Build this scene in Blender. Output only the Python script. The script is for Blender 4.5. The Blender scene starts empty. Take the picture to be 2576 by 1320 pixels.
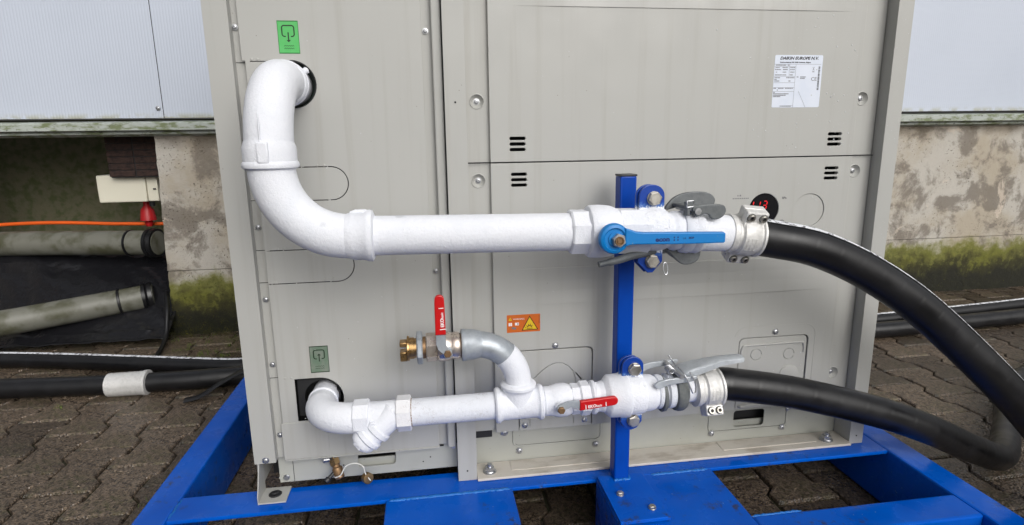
import bpy, bmesh, math, random
from mathutils import Vector, Matrix
random.seed(7)
sc = bpy.context.scene
col = sc.collection

# ------------------------------------------------------------------ camera
YAW, PITCH, ROLL, FOC = 0.142765, 0.208317, 0.0147048, 1463.82
fwd = Vector((math.sin(YAW)*math.cos(PITCH), math.cos(YAW)*math.cos(PITCH), -math.sin(PITCH)))
rgt = Vector((math.cos(YAW), -math.sin(YAW), 0)); dwn = fwd.cross(rgt)
r2 = rgt*math.cos(ROLL) + dwn*math.sin(ROLL); d2 = -rgt*math.sin(ROLL) + dwn*math.cos(ROLL)
cd = bpy.data.cameras.new('camera'); cam = bpy.data.objects.new('camera', cd); col.objects.link(cam)
m3 = Matrix((r2, -d2, -fwd)).transposed()
cam.matrix_world = Matrix.Translation((0, -1.157, 0.86)) @ m3.to_4x4()
cd.sensor_width = 36; cd.lens = 36*FOC/2576; cd.clip_start = 0.05; cd.clip_end = 500
sc.camera = cam

# ------------------------------------------------------------------ overcast sky, soft sun
w = bpy.data.worlds.new('World'); sc.world = w; w.use_nodes = True
wn = w.node_tree.nodes; wl = w.node_tree.links
bg = wn['Background']
sky = wn.new('ShaderNodeTexSky'); sky.sky_type = 'NISHITA'; sky.sun_disc = False
SUN_EL, SUN_AZ = math.radians(33), math.radians(160)      # azimuth from +Y towards +X
sky.sun_elevation = SUN_EL; sky.sun_rotation = SUN_AZ
sky.air_density = 1.0; sky.dust_density = 6.0; sky.ozone_density = 1.0
hs = wn.new('ShaderNodeHueSaturation'); hs.inputs['Saturation'].default_value = 0.20
wl.new(sky.outputs[0], hs.inputs['Color']); wl.new(hs.outputs[0], bg.inputs[0])
bg.inputs[1].default_value = 0.122
sd = bpy.data.lights.new('sun', 'SUN'); so = bpy.data.objects.new('sun', sd); col.objects.link(so)
sd.energy = 1.1; sd.angle = math.radians(50); sd.color = (1.0, 0.99, 0.97)
sv = Vector((math.sin(SUN_AZ)*math.cos(SUN_EL), math.cos(SUN_AZ)*math.cos(SUN_EL), math.sin(SUN_EL)))
so.rotation_euler = (-sv).to_track_quat('-Z', 'Y').to_euler()
vs = sc.view_settings; vs.view_transform = 'Standard'; vs.look = 'None'; vs.exposure = -0.10; vs.gamma = 1

# ------------------------------------------------------------------ materials
def lin(*c):
    return tuple(((v/255)/12.92 if v/255 <= 0.04045 else ((v/255+0.055)/1.055)**2.4) for v in c)
class Mat:
    def __init__(s, name, base=(.5, .5, .5), rough=.5, metal=0.0, **kw):
        s.m = bpy.data.materials.new(name); s.m.use_nodes = True
        s.n = s.m.node_tree.nodes; s.l = s.m.node_tree.links
        s.b = s.n['Principled BSDF']
        s.b.inputs['Base Color'].default_value = (*base, 1)
        s.b.inputs['Roughness'].default_value = rough
        s.b.inputs['Metallic'].default_value = metal
        for k, v in kw.items(): s.b.inputs[k.replace('_', ' ')].default_value = v
        s._co = None; s.col = None
    def co(s, scale=None):
        if s._co is None:
            s._co = s.n.new('ShaderNodeTexCoord').outputs['Object']
        if scale is None: return s._co
        mp = s.n.new('ShaderNodeMapping'); mp.inputs['Scale'].default_value = scale
        s.l.new(s._co, mp.inputs['Vector']); return mp.outputs[0]
    def noise(s, scale, detail=4, rough=.55, vec=None, dist=0):
        t = s.n.new('ShaderNodeTexNoise'); t.inputs['Scale'].default_value = scale
        t.inputs['Detail'].default_value = detail; t.inputs['Roughness'].default_value = rough
        t.inputs['Distortion'].default_value = dist
        s.l.new(vec if vec is not None else s.co(), t.inputs['Vector']); return t.outputs['Fac']
    def voro(s, scale, feature='F1', out='Distance', vec=None):
        t = s.n.new('ShaderNodeTexVoronoi'); t.feature = feature; t.inputs['Scale'].default_value = scale
        s.l.new(vec if vec is not None else s.co(), t.inputs['Vector']); return t.outputs[out]
    def ramp(s, fac, a, b, lo=0.0, hi=1.0):
        r = s.n.new('ShaderNodeMapRange'); r.inputs['From Min'].default_value = a; r.inputs['From Max'].default_value = b
        r.inputs['To Min'].default_value = lo; r.inputs['To Max'].default_value = hi; r.interpolation_type = 'SMOOTHSTEP'
        s.l.new(fac, r.inputs['Value']); return r.outputs[0]
    def math(s, op, a, b):
        t = s.n.new('ShaderNodeMath'); t.operation = op
        for i, v in enumerate((a, b)):
            if isinstance(v, (int, float)): t.inputs[i].default_value = v
            else: s.l.new(v, t.inputs[i])
        return t.outputs[0]
    def z(s):
        x = s.n.new('ShaderNodeSeparateXYZ'); s.l.new(s.co(), x.inputs[0]); return x.outputs
    def mix(s, fac, c2, c1=None):
        t = s.n.new('ShaderNodeMix'); t.data_type = 'RGBA'
        if isinstance(fac, (int, float)): t.inputs['Factor'].default_value = fac
        else: s.l.new(fac, t.inputs['Factor'])
        src = c1 if c1 is not None else s.col
        if src is None: t.inputs['A'].default_value = s.b.inputs['Base Color'].default_value
        elif isinstance(src, tuple): t.inputs['A'].default_value = (*src, 1)
        else: s.l.new(src, t.inputs['A'])
        if isinstance(c2, tuple): t.inputs['B'].default_value = (*c2, 1)
        else: s.l.new(c2, t.inputs['B'])
        s.col = t.outputs['Result']; s.l.new(s.col, s.b.inputs['Base Color']); return s
    def rnd(s, amt):
        """per-object brightness variation"""
        oi = s.n.new('ShaderNodeObjectInfo'); r = s.ramp(oi.outputs['Random'], 0, 1, 1-amt, 1+amt)
        t = s.n.new('ShaderNodeMix'); t.data_type = 'RGBA'; t.blend_type = 'MULTIPLY'; t.inputs['Factor'].default_value = 1
        if s.col is None: t.inputs['A'].default_value = s.b.inputs['Base Color'].default_value
        else: s.l.new(s.col, t.inputs['A'])
        s.l.new(r, t.inputs['B']); s.col = t.outputs['Result']; s.l.new(s.col, s.b.inputs['Base Color']); return s
    def bump(s, h, strength=.3, dist=.001):
        t = s.n.new('ShaderNodeBump'); t.inputs['Strength'].default_value = strength; t.inputs['Distance'].default_value = dist
        s.l.new(h, t.inputs['Height'])
        if s.b.inputs['Normal'].links: s.l.new(s.b.inputs['Normal'].links[0].from_socket, t.inputs['Normal'])
        s.l.new(t.outputs[0], s.b.inputs['Normal']); return s
    def rgh(s, fac): s.l.new(fac, s.b.inputs['Roughness']); return s

M = {}
# cabinet paint: faint water-run streaks and grime
p = Mat('cabinet_paint', lin(170, 170, 166), .42)
st = p.noise(1.0, 5, .6, p.co((38, 38, 1.3)))
p.mix(p.ramp(st, .50, .74, 0, .32), lin(146, 141, 132))
p.mix(p.ramp(p.noise(2.2, 4, .6), .45, .75, 0, .25), lin(170, 168, 164))
sp = p.voro(55); p.mix(p.math('MULTIPLY', p.ramp(sp, .035, .06, .7, 0), p.ramp(p.noise(9, 2), .55, .62)), lin(95, 85, 70))
p.bump(p.noise(3.5, 3), .22, .012); p.bump(p.noise(420, 2), .06, .0006)
p.rgh(p.ramp(p.noise(14, 4), .3, .75, .34, .52))
M['paint'] = p.m
p = Mat('cabinet_paint_dirty', lin(200, 194, 184), .5)
p.mix(p.ramp(p.noise(1, 6, .65, p.co((11, 26, 26))), .46, .72, 0, .55), lin(132, 118, 100))
p.mix(p.ramp(p.voro(70), .03, .07, .8, 0), lin(70, 60, 50))
p.bump(p.noise(300, 3), .1, .0006); M['paint_dirty'] = p.m
p = Mat('base_paint', lin(166, 167, 160), .5)
p.mix(p.ramp(p.noise(6, 5, .6), .45, .75, 0, .4), lin(140, 138, 122))
p.mix(p.ramp(p.voro(60), .03, .06, .8, 0), lin(60, 52, 42)); M['base'] = p.m
M['dark'] = Mat('dark_cavity', (.012, .012, .013), .6).m
M['green_dark'] = Mat('cavity_green', (.008, .03, .022), .4).m
# frost
def frost(name, base=lin(224, 226, 232), dirt=0, grit=1.0):
    p = Mat(name, base, .75); p.b.inputs['Specular IOR Level'].default_value = .2
    p.mix(p.ramp(p.noise(16, 5, .6), .44, .72, 0, .35), lin(212, 216, 224))
    p.mix(p.ramp(p.noise(330, 3, .7), .52, .72, 0, .30), lin(206, 210, 220))
    p.mix(p.ramp(p.noise(13, 3, .5, p.co((1, 1, 1.6))), .72, .78, 0, .4), lin(172, 176, 182))
    if dirt:
        d = p.math('MULTIPLY', p.ramp(p.noise(420, 3, .7), .48, .62, 0, 1), p.ramp(p.noise(34, 3), .46, .66, 0, dirt))
        p.mix(d, lin(120, 100, 86))
    p.bump(p.noise(70, 4, .6), .26*grit, .0030)
    p.bump(p.noise(210, 4, .7), .60*grit, .0018)
    p.bump(p.math('MULTIPLY', p.ramp(p.voro(150), .10, .30, 1, 0), p.ramp(p.noise(22, 2), .52, .62)), .35*grit, .0012)
    p.rgh(p.ramp(p.noise(40, 4), .35, .7, .6, .85))
    return p.m
M['frost'] = frost('frost'); M['frost_dirty'] = frost('frost_stained', lin(224, 224, 227), .5)
M['frost_grey'] = frost('frost_thin', lin(216, 219, 226), .35)
M['frost_fluffy'] = frost('frost_rime', lin(232, 234, 240), 0, 2.2)
# blue frame enamel
p = Mat('blue_enamel', lin(0, 86, 190), .30); p.b.inputs['Specular IOR Level'].default_value = .15; p.b.inputs['Coat Weight'].default_value = .08; p.b.inputs['Coat Roughness'].default_value = .1
p.mix(p.ramp(p.noise(5, 4, .6), .42, .72, 0, .45), lin(0, 62, 158))
p.mix(p.math('MULTIPLY', p.ramp(p.voro(60), .05, .09, .9, 0), p.ramp(p.noise(8), .45, .55)), lin(120, 150, 190))
p.mix(p.math('MULTIPLY', p.ramp(p.noise(34, 6, .75), .54, .66, 0, .85), p.ramp(p.noise(4.1), .50, .62)), lin(52, 50, 52))
p.bump(p.noise(24, 3), .10, .003); p.bump(p.noise(300, 2), .05, .0006)
p.rgh(p.ramp(p.noise(11, 5), .35, .65, .12, .5)); M['blue'] = p.m
p = Mat('blue_weld', lin(10, 100, 180), .35); p.bump(p.noise(190, 4), .8, .004); M['weld'] = p.m
p = Mat('blue_pole', lin(0, 64, 160), .34); p.b.inputs['Specular IOR Level'].default_value = .2
p.mix(p.ramp(p.noise(9, 4), .45, .7, 0, .4), lin(0, 42, 118)); p.bump(p.noise(60, 3), .08, .002); M['pole'] = p.m
p = Mat('handle_blue', lin(0, 118, 190), .42); p.mix(p.math('MULTIPLY', p.ramp(p.noise(90, 5, .75), .60, .68), p.ramp(p.noise(14), .5, .6)), lin(110, 140, 160)); p.bump(p.noise(250, 3), .12, .0008); M['hblue'] = p.m
p = Mat('handle_red', lin(188, 8, 12), .38); p.bump(p.noise(200, 3), .08, .0008); M['red'] = p.m
M['white_print'] = Mat('white_print', (.78, .72, .72), .5).m
M['navy_print'] = Mat('navy_print', (.004, .012, .12), .5).m
M['black_print'] = Mat('black_print', (.03, .03, .035), .5).m
M['grey_print'] = Mat('grey_print', (.16, .16, .17), .5).m
def metal(name, c, rough=.35, dirt=None, met=.9, b=.15, sc_=60):
    p = Mat(name, c, rough, met)
    p.mix(p.ramp(p.noise(sc_, 5, .65), .4, .7, 0, .6), dirt or tuple(v*.6 for v in c))
    p.bump(p.noise(sc_*5, 3), b, .0008); p.rgh(p.ramp(p.noise(sc_*.7, 4), .3, .7, rough*.75, min(1, rough*1.4))); return p.m
M['steel'] = metal('zinc_steel', (.52, .53, .55), .30)
M['bolt'] = metal('bolt_steel', (.50, .48, .44), .38, (.30, .27, .22))
M['galv'] = metal('galvanised_iron', (.40, .43, .46), .58, (.27, .30, .33), .55, .3, 45)
M['brass'] = metal('brass', (.40, .26, .12), .34, (.22, .12, .04))
M['nickel'] = metal('nickel_brass', (.60, .53, .47), .30, (.42, .34, .27), .8)
M['rustbrass'] = metal('worn_brass', (.27, .165, .085), .5, (.12, .07, .04), .7)
M['alu'] = metal('cast_aluminium', (.70, .695, .68), .55, (.52, .515, .50), .35, .4, 90)
M['dalu'] = metal('grey_cast_lever', (.145, .155, .16), .55, (.09, .10, .105), .35, .3, 70)
M['galv_bright'] = metal('galvanised_lever', (.50, .53, .56), .55, (.38, .41, .43), .5, .4, 70)
M['ring_grey'] = metal('grey_seal_ring', (.13, .14, .14), .6, (.20, .21, .20), .2, .3, 60)
# rubber hose
p = Mat('black_rubber', (.005, .005, .006), .36)
p.mix(p.ramp(p.noise(20, 4), .45, .75, 0, .5), (.011, .011, .014)); p.bump(p.noise(260, 3), .12, .0008)
p.rgh(p.ramp(p.noise(15, 4), .3, .7, .28, .5)); M['rubber'] = p.m
p = Mat('hose_print_glint', (.74, .76, .80), .6); p.mix(p.ramp(p.noise(85, 4, .7), .50, .60, 0, 1), (.08, .08, .09)); M['stripe'] = p.m  # white print and frost; on the upper hose also painted sky reflection
M['blackcap'] = Mat('black_plastic', (.02, .02, .022), .45).m
# labels
p = Mat('label_green', lin(78, 176, 92), .45); p.mix(p.ramp(p.noise(60, 4), .4, .7, 0, .35), lin(98, 184, 112)); M['green'] = p.m
p = Mat('label_green_faded', lin(98, 118, 100), .5); p.mix(p.ramp(p.noise(50, 4), .38, .7, 0, .7), lin(128, 132, 124)); M['green2'] = p.m
M['green_edge'] = Mat('label_green_edge', lin(40, 120, 56), .5).m
M['ink'] = Mat('label_ink', lin(18, 42, 22), .5).m
p = Mat('label_white', lin(212, 218, 230), .32); p.mix(p.ramp(p.noise(30, 3), .4, .7, 0, .4), lin(196, 206, 222)); M['label'] = p.m
p = Mat('label_orange', lin(196, 96, 22), .45); p.mix(p.ramp(p.noise(70, 4), .4, .7, 0, .4), lin(178, 84, 16)); M['orange'] = p.m
M['yellow'] = Mat('label_yellow', lin(214, 180, 30), .45).m
M['maroon'] = Mat('label_dark_red', lin(70, 20, 10), .5).m
M['disp'] = Mat('display_glass', (.008, .008, .010), .12).m
p = Mat('led_red', (.3, 0, 0), .4); p.b.inputs['Emission Color'].default_value = (1, .01, .02, 1); p.b.inputs['Emission Strength'].default_value = .75; M['led'] = p.m
M['water'] = Mat('water_drop', (.80, .81, .82), .04, 0, Transmission_Weight=.35, IOR=1.33).m
# ground
p = Mat('paver', lin(88, 77, 66), .62)
p.mix(p.ramp(p.noise(9, 5, .65), .4, .7, 0, .6), lin(58, 48, 39))
p.mix(p.ramp(p.voro(135, out='Color'), .25, .80, 0, .6), lin(118, 103, 87))
p.mix(p.ramp(p.voro(150), .12, .26, .5, 0), lin(140, 122, 98))
p.mix(p.ramp(p.voro(210, out='Color'), .62, .72, 0, .8), lin(36, 30, 25))
p.mix(p.math('MULTIPLY', p.ramp(p.noise(5, 4), .52, .68, 0, .55), p.ramp(p.noise(60, 4), .42, .6)), lin(64, 66, 34))
p.rnd(.30)
p.bump(p.voro(180), .7, .004); p.bump(p.noise(30, 4), .3, .004)
p.rgh(p.ramp(p.noise(7, 4), .35, .7, .20, .55)); M['paver'] = p.m
p = Mat('joint_soil', lin(46, 39, 32), .95); p.mix(p.ramp(p.noise(14, 4), .45, .65, 0, .7), lin(50, 56, 26)); p.bump(p.noise(90, 4), .8, .01); M['soil'] = p.m
p = Mat('grit_stone', lin(120, 108, 92), .9); p.rnd(.3); p.mix(p.ramp(p.noise(3, 2), .45, .55), lin(60, 50, 42)); M['gritm'] = p.m
M['weed'] = Mat('weed_leaf', lin(86, 104, 34), .7).m
# shed
p = Mat('cladding', lin(188, 195, 208), .42); p.mix(p.ramp(p.noise(3, 5), .4, .75, 0, .35), lin(178, 186, 199))
zz = p.z()[2]
p.mix(p.math('MULTIPLY', p.ramp(zz, .97, 1.00, 1, 0), p.ramp(p.noise(20, 4), .4, .6, 0, .6)), lin(150, 146, 98)); M['clad'] = p.m
p = Mat('flashing', lin(168, 174, 168), .5)
p.mix(p.ramp(p.noise(1, 5, .65, p.co((14, 14, 40))), .45, .62, 0, .85), lin(96, 106, 58)); p.mix(p.ramp(p.noise(55, 4), .6, .7, 0, .7), lin(60, 56, 46)); M['flash'] = p.m
p = Mat('old_concrete', lin(184, 179, 170), .9)
p.mix(p.ramp(p.noise(3.2, 5, .6), .40, .62, 0, .75), lin(166, 154, 134))
p.mix(p.ramp(p.noise(5.0, 6, .66, dist=.3), .47, .58, 0, .8), lin(114, 106, 96))
p.mix(p.ramp(p.noise(5.2, 6, .7, p.co((1, 1, .8)), dist=.4), .60, .66, 0, .7), lin(206, 192, 176))
pit = p.math('MULTIPLY', p.ramp(p.noise(120, 3, .6, dist=.3), .60, .68), p.ramp(p.noise(9, 4), .42, .62))
p.mix(p.math('MULTIPLY', pit, .85), lin(72, 62, 52))
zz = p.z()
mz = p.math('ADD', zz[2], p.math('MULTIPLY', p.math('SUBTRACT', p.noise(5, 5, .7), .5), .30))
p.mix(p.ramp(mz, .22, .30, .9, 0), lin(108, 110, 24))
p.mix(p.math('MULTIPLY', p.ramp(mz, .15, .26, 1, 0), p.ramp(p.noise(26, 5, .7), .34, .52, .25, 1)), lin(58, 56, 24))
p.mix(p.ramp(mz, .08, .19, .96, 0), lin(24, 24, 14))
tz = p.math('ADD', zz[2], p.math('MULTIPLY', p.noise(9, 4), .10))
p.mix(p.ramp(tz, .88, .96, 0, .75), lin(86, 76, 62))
p.bump(p.math('MULTIPLY', pit, -1), .8, .008); p.bump(p.noise(40, 6, .7), .6, .01); M['concrete'] = p.m
p = Mat('moss', lin(84, 82, 24), .95); p.mix(p.ramp(p.noise(25, 4), .30, .58), lin(34, 38, 16)); M['moss'] = p.m
p = Mat('alcove_wall', lin(120, 116, 92), .9); p.mix(p.ramp(p.noise(22, 5), .4, .65), lin(92, 100, 66)); p.bump(p.noise(90, 4), .5, .01); M['alcove'] = p.m
p = Mat('dark_brick', lin(62, 44, 38), .85); p.mix(p.ramp(p.noise(60, 4), .4, .7), lin(36, 26, 24)); p.bump(p.noise(120, 4), .5, .006); M['brick'] = p.m
p = Mat('grey_pvc', lin(112, 112, 103), .45); p.mix(p.ramp(p.noise(11, 5), .4, .65, 0, .85), lin(66, 66, 44)); M['pvc'] = p.m
p = Mat('black_film', (.010, .010, .012), .14); p.bump(p.noise(30, 4), .5, .01); M['film'] = p.m
M['boxwhite'] = Mat('white_box', lin(222, 218, 200), .5).m
M['redp'] = Mat('red_plastic', lin(168, 22, 26), .45).m
M['orng'] = Mat('orange_hose', lin(226, 92, 18), .5).m
p = Mat('rusty_thread', lin(132, 112, 100), .8); p.mix(p.ramp(p.noise(400, 3), .45, .6), lin(190, 186, 184)); M['rusty'] = p.m
M['cord'] = Mat('white_cord', (.7, .7, .66), .6).m

# ------------------------------------------------------------------ builders
def put(name, me, mat, parent=None, smooth=35):
    me.name = name
    if mat is not None: me.materials.append(M[mat] if isinstance(mat, str) else mat)
    for f in me.polygons: f.use_smooth = True
    me.set_sharp_from_angle(angle=math.radians(smooth))
    o = bpy.data.objects.new(name, me); col.objects.link(o)
    if parent is not None: o.parent = parent
    return o
def fin(name, bm, mat, parent=None, smooth=35):
    bmesh.ops.recalc_face_normals(bm, faces=bm.faces)
    me = bpy.data.meshes.new(name); bm.to_mesh(me); bm.free()
    return put(name, me, mat, parent, smooth)
def thing(name, label, cat, group=None):
    o = bpy.data.objects.new(name, None); col.objects.link(o); o.empty_display_size = .05
    o['label'] = label; o['category'] = cat
    if group: o['group'] = group
    return o
def tag(o, label, cat, group=None):
    o['label'] = label; o['category'] = cat
    if group: o['group'] = group
    return o
def bx(bm, x0, x1, y0, y1, z0, z1, bev=0, seg=2):
    vs = [bm.verts.new((x, y, z)) for x in (x0, x1) for y in (y0, y1) for z in (z0, z1)]
    fs = [bm.faces.new([vs[i] for i in q]) for q in ((0, 1, 3, 2), (4, 6, 7, 5), (0, 4, 5, 1), (2, 3, 7, 6), (0, 2, 6, 4), (1, 5, 7, 3))]
    if bev:
        es = list({e for f in fs for e in f.edges})
        bmesh.ops.bevel(bm, geom=es, offset=bev, segments=seg, affect='EDGES', profile=.5)
def box(name, x0, x1, y0, y1, z0, z1, mat, parent=None, bev=.0015, smooth=20):
    bm = bmesh.new(); bx(bm, x0, x1, y0, y1, z0, z1, bev); return fin(name, bm, mat, parent, smooth)
def frame_of(axis, up=None):
    a = Vector(axis).normalized()
    u = Vector(up) if up is not None else (Vector((0, 0, 1)) if abs(a.z) < .9 else Vector((0, -1, 0)))
    u = (u - a*u.dot(a)).normalized(); return a, u, a.cross(u)
def lathe(bm, prof, org, axis, n=40, up=None, ph=0.0, caps=(1, 1)):
    a, u, v = frame_of(axis, up); o = Vector(org); rings = []
    k = 1/math.cos(math.pi/n) if n <= 8 else 1
    for t, r in prof:
        rings.append([bm.verts.new(o + a*t + (u*math.cos(2*math.pi*(i/n)+ph) + v*math.sin(2*math.pi*(i/n)+ph))*max(r, 1e-5)*k) for i in range(n)])
    for A, B in zip(rings, rings[1:]):
        for i in range(n): bm.faces.new((A[i], A[(i+1) % n], B[(i+1) % n], B[i]))
    if caps[0]: bm.faces.new(rings[0])
    if caps[1]: bm.faces.new(rings[-1])
def L(name, prof, org, axis, mat, parent=None, n=40, up=None, ph=0.0, smooth=35, caps=(1, 1)):
    bm = bmesh.new(); lathe(bm, prof, org, axis, n, up, ph, caps); return fin(name, bm, mat, parent, smooth)
def hexp(name, t0, t1, r, org, axis, mat, parent, n=6, c=.0018, ph=math.pi/6):
    return L(name, [(t0, r-c), (t0+c, r), (t1-c, r), (t1, r-c)], org, axis, mat, parent, n, None, ph, 25)
def tang(path):
    out = []
    for i in range(len(path)):
        a = path[max(i-1, 0)]; b = path[min(i+1, len(path)-1)]; out.append((b-a).normalized())
    return out
def sweep(bm, path, rad, n=28, up=(0, 0, 1), ell=(1, 1)):
    path = [Vector(q) for q in path]; tg = tang(path); rings = []
    for i, (q, t) in enumerate(zip(path, tg)):
        r = rad[i] if isinstance(rad, (list, tuple)) else rad
        a, u, v = frame_of(t, up)
        rings.append([bm.verts.new(q + (u*math.cos(2*math.pi*k/n)*ell[0] + v*math.sin(2*math.pi*k/n)*ell[1])*r) for k in range(n)])
    for A, B in zip(rings, rings[1:]):
        for i in range(n): bm.faces.new((A[i], A[(i+1) % n], B[(i+1) % n], B[i]))
    bm.faces.new(rings[0]); bm.faces.new(rings[-1])
def S(name, path, rad, mat, parent=None, n=28, up=(0, 0, 1), smooth=40, ell=(1, 1)):
    bm = bmesh.new(); sweep(bm, path, rad, n, up, ell); return fin(name, bm, mat, parent, smooth)
def arc(c, e0, e1, R, n=16, a0=0, a1=math.pi/2):
    """points c + R*(cos a * e0 + sin a * e1)"""
    c, e0, e1 = Vector(c), Vector(e0), Vector(e1)
    return [c + (e0*math.cos(a) + e1*math.sin(a))*R for a in [a0+(a1-a0)*i/n for i in range(n+1)]]
def catmull(P, n=12):
    P = [Vector(q) for q in P]; P = [P[0]*2-P[1]] + P + [P[-1]*2-P[-2]]; out = []
    for i in range(1, len(P)-2):
        a, b, c, d = P[i-1:i+3]
        for k in range(n):
            t = k/n
            out.append(.5*((2*b) + (c-a)*t + (2*a-5*b+4*c-d)*t*t + (3*b-a-3*c+d)*t**3))
    out.append(P[-2]); return out
def rrect(x0, x1, z0, z1, r=0, n=5, rs=None):
    rs = rs or (r, r, r, r)            # bl, br, tr, tl
    out = []
    for (cx, cz, a0), rr in zip(((x0, z0, math.pi), (x1, z0, 1.5*math.pi), (x1, z1, 0), (x0, z1, .5*math.pi)), rs):
        if rr <= 0: out.append((cx, cz)); continue
        ox = cx + (rr if cx == x0 else -rr); oz = cz + (rr if cz == z0 else -rr)
        out += [(ox+rr*math.cos(a0+.5*math.pi*i/n), oz+rr*math.sin(a0+.5*math.pi*i/n)) for i in range(n+1)]
    return out
def soft(pts, n=4):
    m = len(pts); q = catmull([Vector((*pts[i % m], 0)) for i in range(-2, m+3)], n)
    return [(v.x, v.y) for v in q[2*n:2*n+m*n]]
def circ(x, z, r, n=28): return [(x+r*math.cos(2*math.pi*i/n), z+r*math.sin(2*math.pi*i/n)) for i in range(n)]
def thick(pts, wd):
    """a thin closed outline round a polyline"""
    pts = [Vector((a, b)) for a, b in pts]; L_, R_ = [], []
    for i, q in enumerate(pts):
        d = (pts[min(i+1, len(pts)-1)] - pts[max(i-1, 0)]).normalized(); nrm = Vector((-d.y, d.x))*wd/2
        L_.append(tuple(q+nrm)); R_.append(tuple(q-nrm))
    return L_ + R_[::-1]
FRONT = (Vector((1, 0, 0)), Vector((0, 0, 1)), Vector((0, -1, 0)))
def plate(name, outer, holes, t, mat, parent=None, org=(0, 0, 0), fr=FRONT, bev=.0006, many=None, smooth=14):
    """flat sheet with holes: outline in (u,v); front face at org, thickness t towards -w"""
    if many and not bev:                       # flat print: one face for each mark
        bm = bmesh.new(); o_, (u, v, w_) = Vector(org), fr
        for lp in many: bm.faces.new([bm.verts.new(o_ + u*a + v*b) for a, b in lp])
        return fin(name, bm, mat, parent)
    cu = bpy.data.curves.new(name, 'CURVE'); cu.dimensions = '2D'; cu.fill_mode = 'BOTH'
    for lp in (many or [outer]) + list(holes):
        s = cu.splines.new('POLY'); s.points.add(len(lp)-1); s.use_cyclic_u = True
        for q, (a, b) in zip(s.points, lp): q.co = (a, b, 0, 1)
    if bev: cu.bevel_depth = bev; cu.bevel_resolution = 1; cu.offset = -bev
    cu.extrude = max(t/2-bev, 0.00001)
    tmp = bpy.data.objects.new('tmp', cu); col.objects.link(tmp)
    me = bpy.data.meshes.new_from_object(tmp.evaluated_get(bpy.context.evaluated_depsgraph_get()))
    bpy.data.objects.remove(tmp); bpy.data.curves.remove(cu)
    o_, (u, v, w_) = Vector(org), fr
    for vt in me.vertices: vt.co = o_ + u*vt.co.x + v*vt.co.y + w_*(vt.co.z - t/2)
    bm = bmesh.new(); bm.from_mesh(me); bmesh.ops.remove_doubles(bm, verts=bm.verts, dist=1e-6); bmesh.ops.recalc_face_normals(bm, faces=bm.faces); bm.to_mesh(me); bm.free()
    me.materials.clear()
    return put(name, me, mat, parent, smooth)
def text(name, body, size, org, mat, parent, fr=FRONT, shear=0, bold=0, align='LEFT', sx=1.0, space=1.0):
    cu = bpy.data.curves.new(name, 'FONT'); cu.body = body; cu.size = size; cu.shear = shear; cu.offset = bold; cu.align_x = align; cu.extrude = .0001; cu.space_character = space
    cu.resolution_u = 3
    tmp = bpy.data.objects.new('tmp', cu); col.objects.link(tmp)
    me = bpy.data.meshes.new_from_object(tmp.evaluated_get(bpy.context.evaluated_depsgraph_get()))
    bpy.data.objects.remove(tmp); bpy.data.curves.remove(cu)
    o_, (u, v, w_) = Vector(org), fr
    for vt in me.vertices: vt.co = o_ + u*vt.co.x*sx + v*vt.co.y + w_*(vt.co.z)
    me.materials.clear()
    return put(name, me, mat, parent)
_screw = {}
def screw(parent, pos, r=.0041, axis=(0, -1, 0), mat='steel'):
    """pan-head cross screw on a washer, head towards axis"""
    key = (r, mat, tuple(axis))
    if key not in _screw:
        bm = bmesh.new()
        lathe(bm, [(0, r*1.35), (r*.18, r*1.35), (r*.20, r), (r*.62, r*.92), (r*.80, r*.62), (r*.80, r*.42), (r*.45, r*.30)], (0, 0, 0), axis, 18)
        _screw[key] = fin('screw', bm, mat, parent); o = _screw[key]; o.location = pos; return o
    o = _screw[key].copy(); col.objects.link(o); o.parent = parent; o.location = pos
    o.rotation_euler = (0, random.uniform(0, 3), 0) if abs(axis[1]) == 1 else (0, 0, 0); return o
def hexbolt(parent, pos, axis, r=.0105, h=.009, mat='bolt', name='bolt', washer=True):
    a = Vector(axis).normalized(); q = Vector(pos)
    bm = bmesh.new()
    if washer: lathe(bm, [(0, r*1.15), (.0016, r*1.18), (.0022, r*1.12)], q, a, 28)
    lathe(bm, [(.0021, r), (h-.0012, r), (h, r*.84)], q, a, 6, None, random.uniform(0, 1))
    lathe(bm, [(h-.0002, r*.80), (h+.0004, r*.74)], q, a, 24)
    return fin(name, bm, mat, parent, 28)

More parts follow.
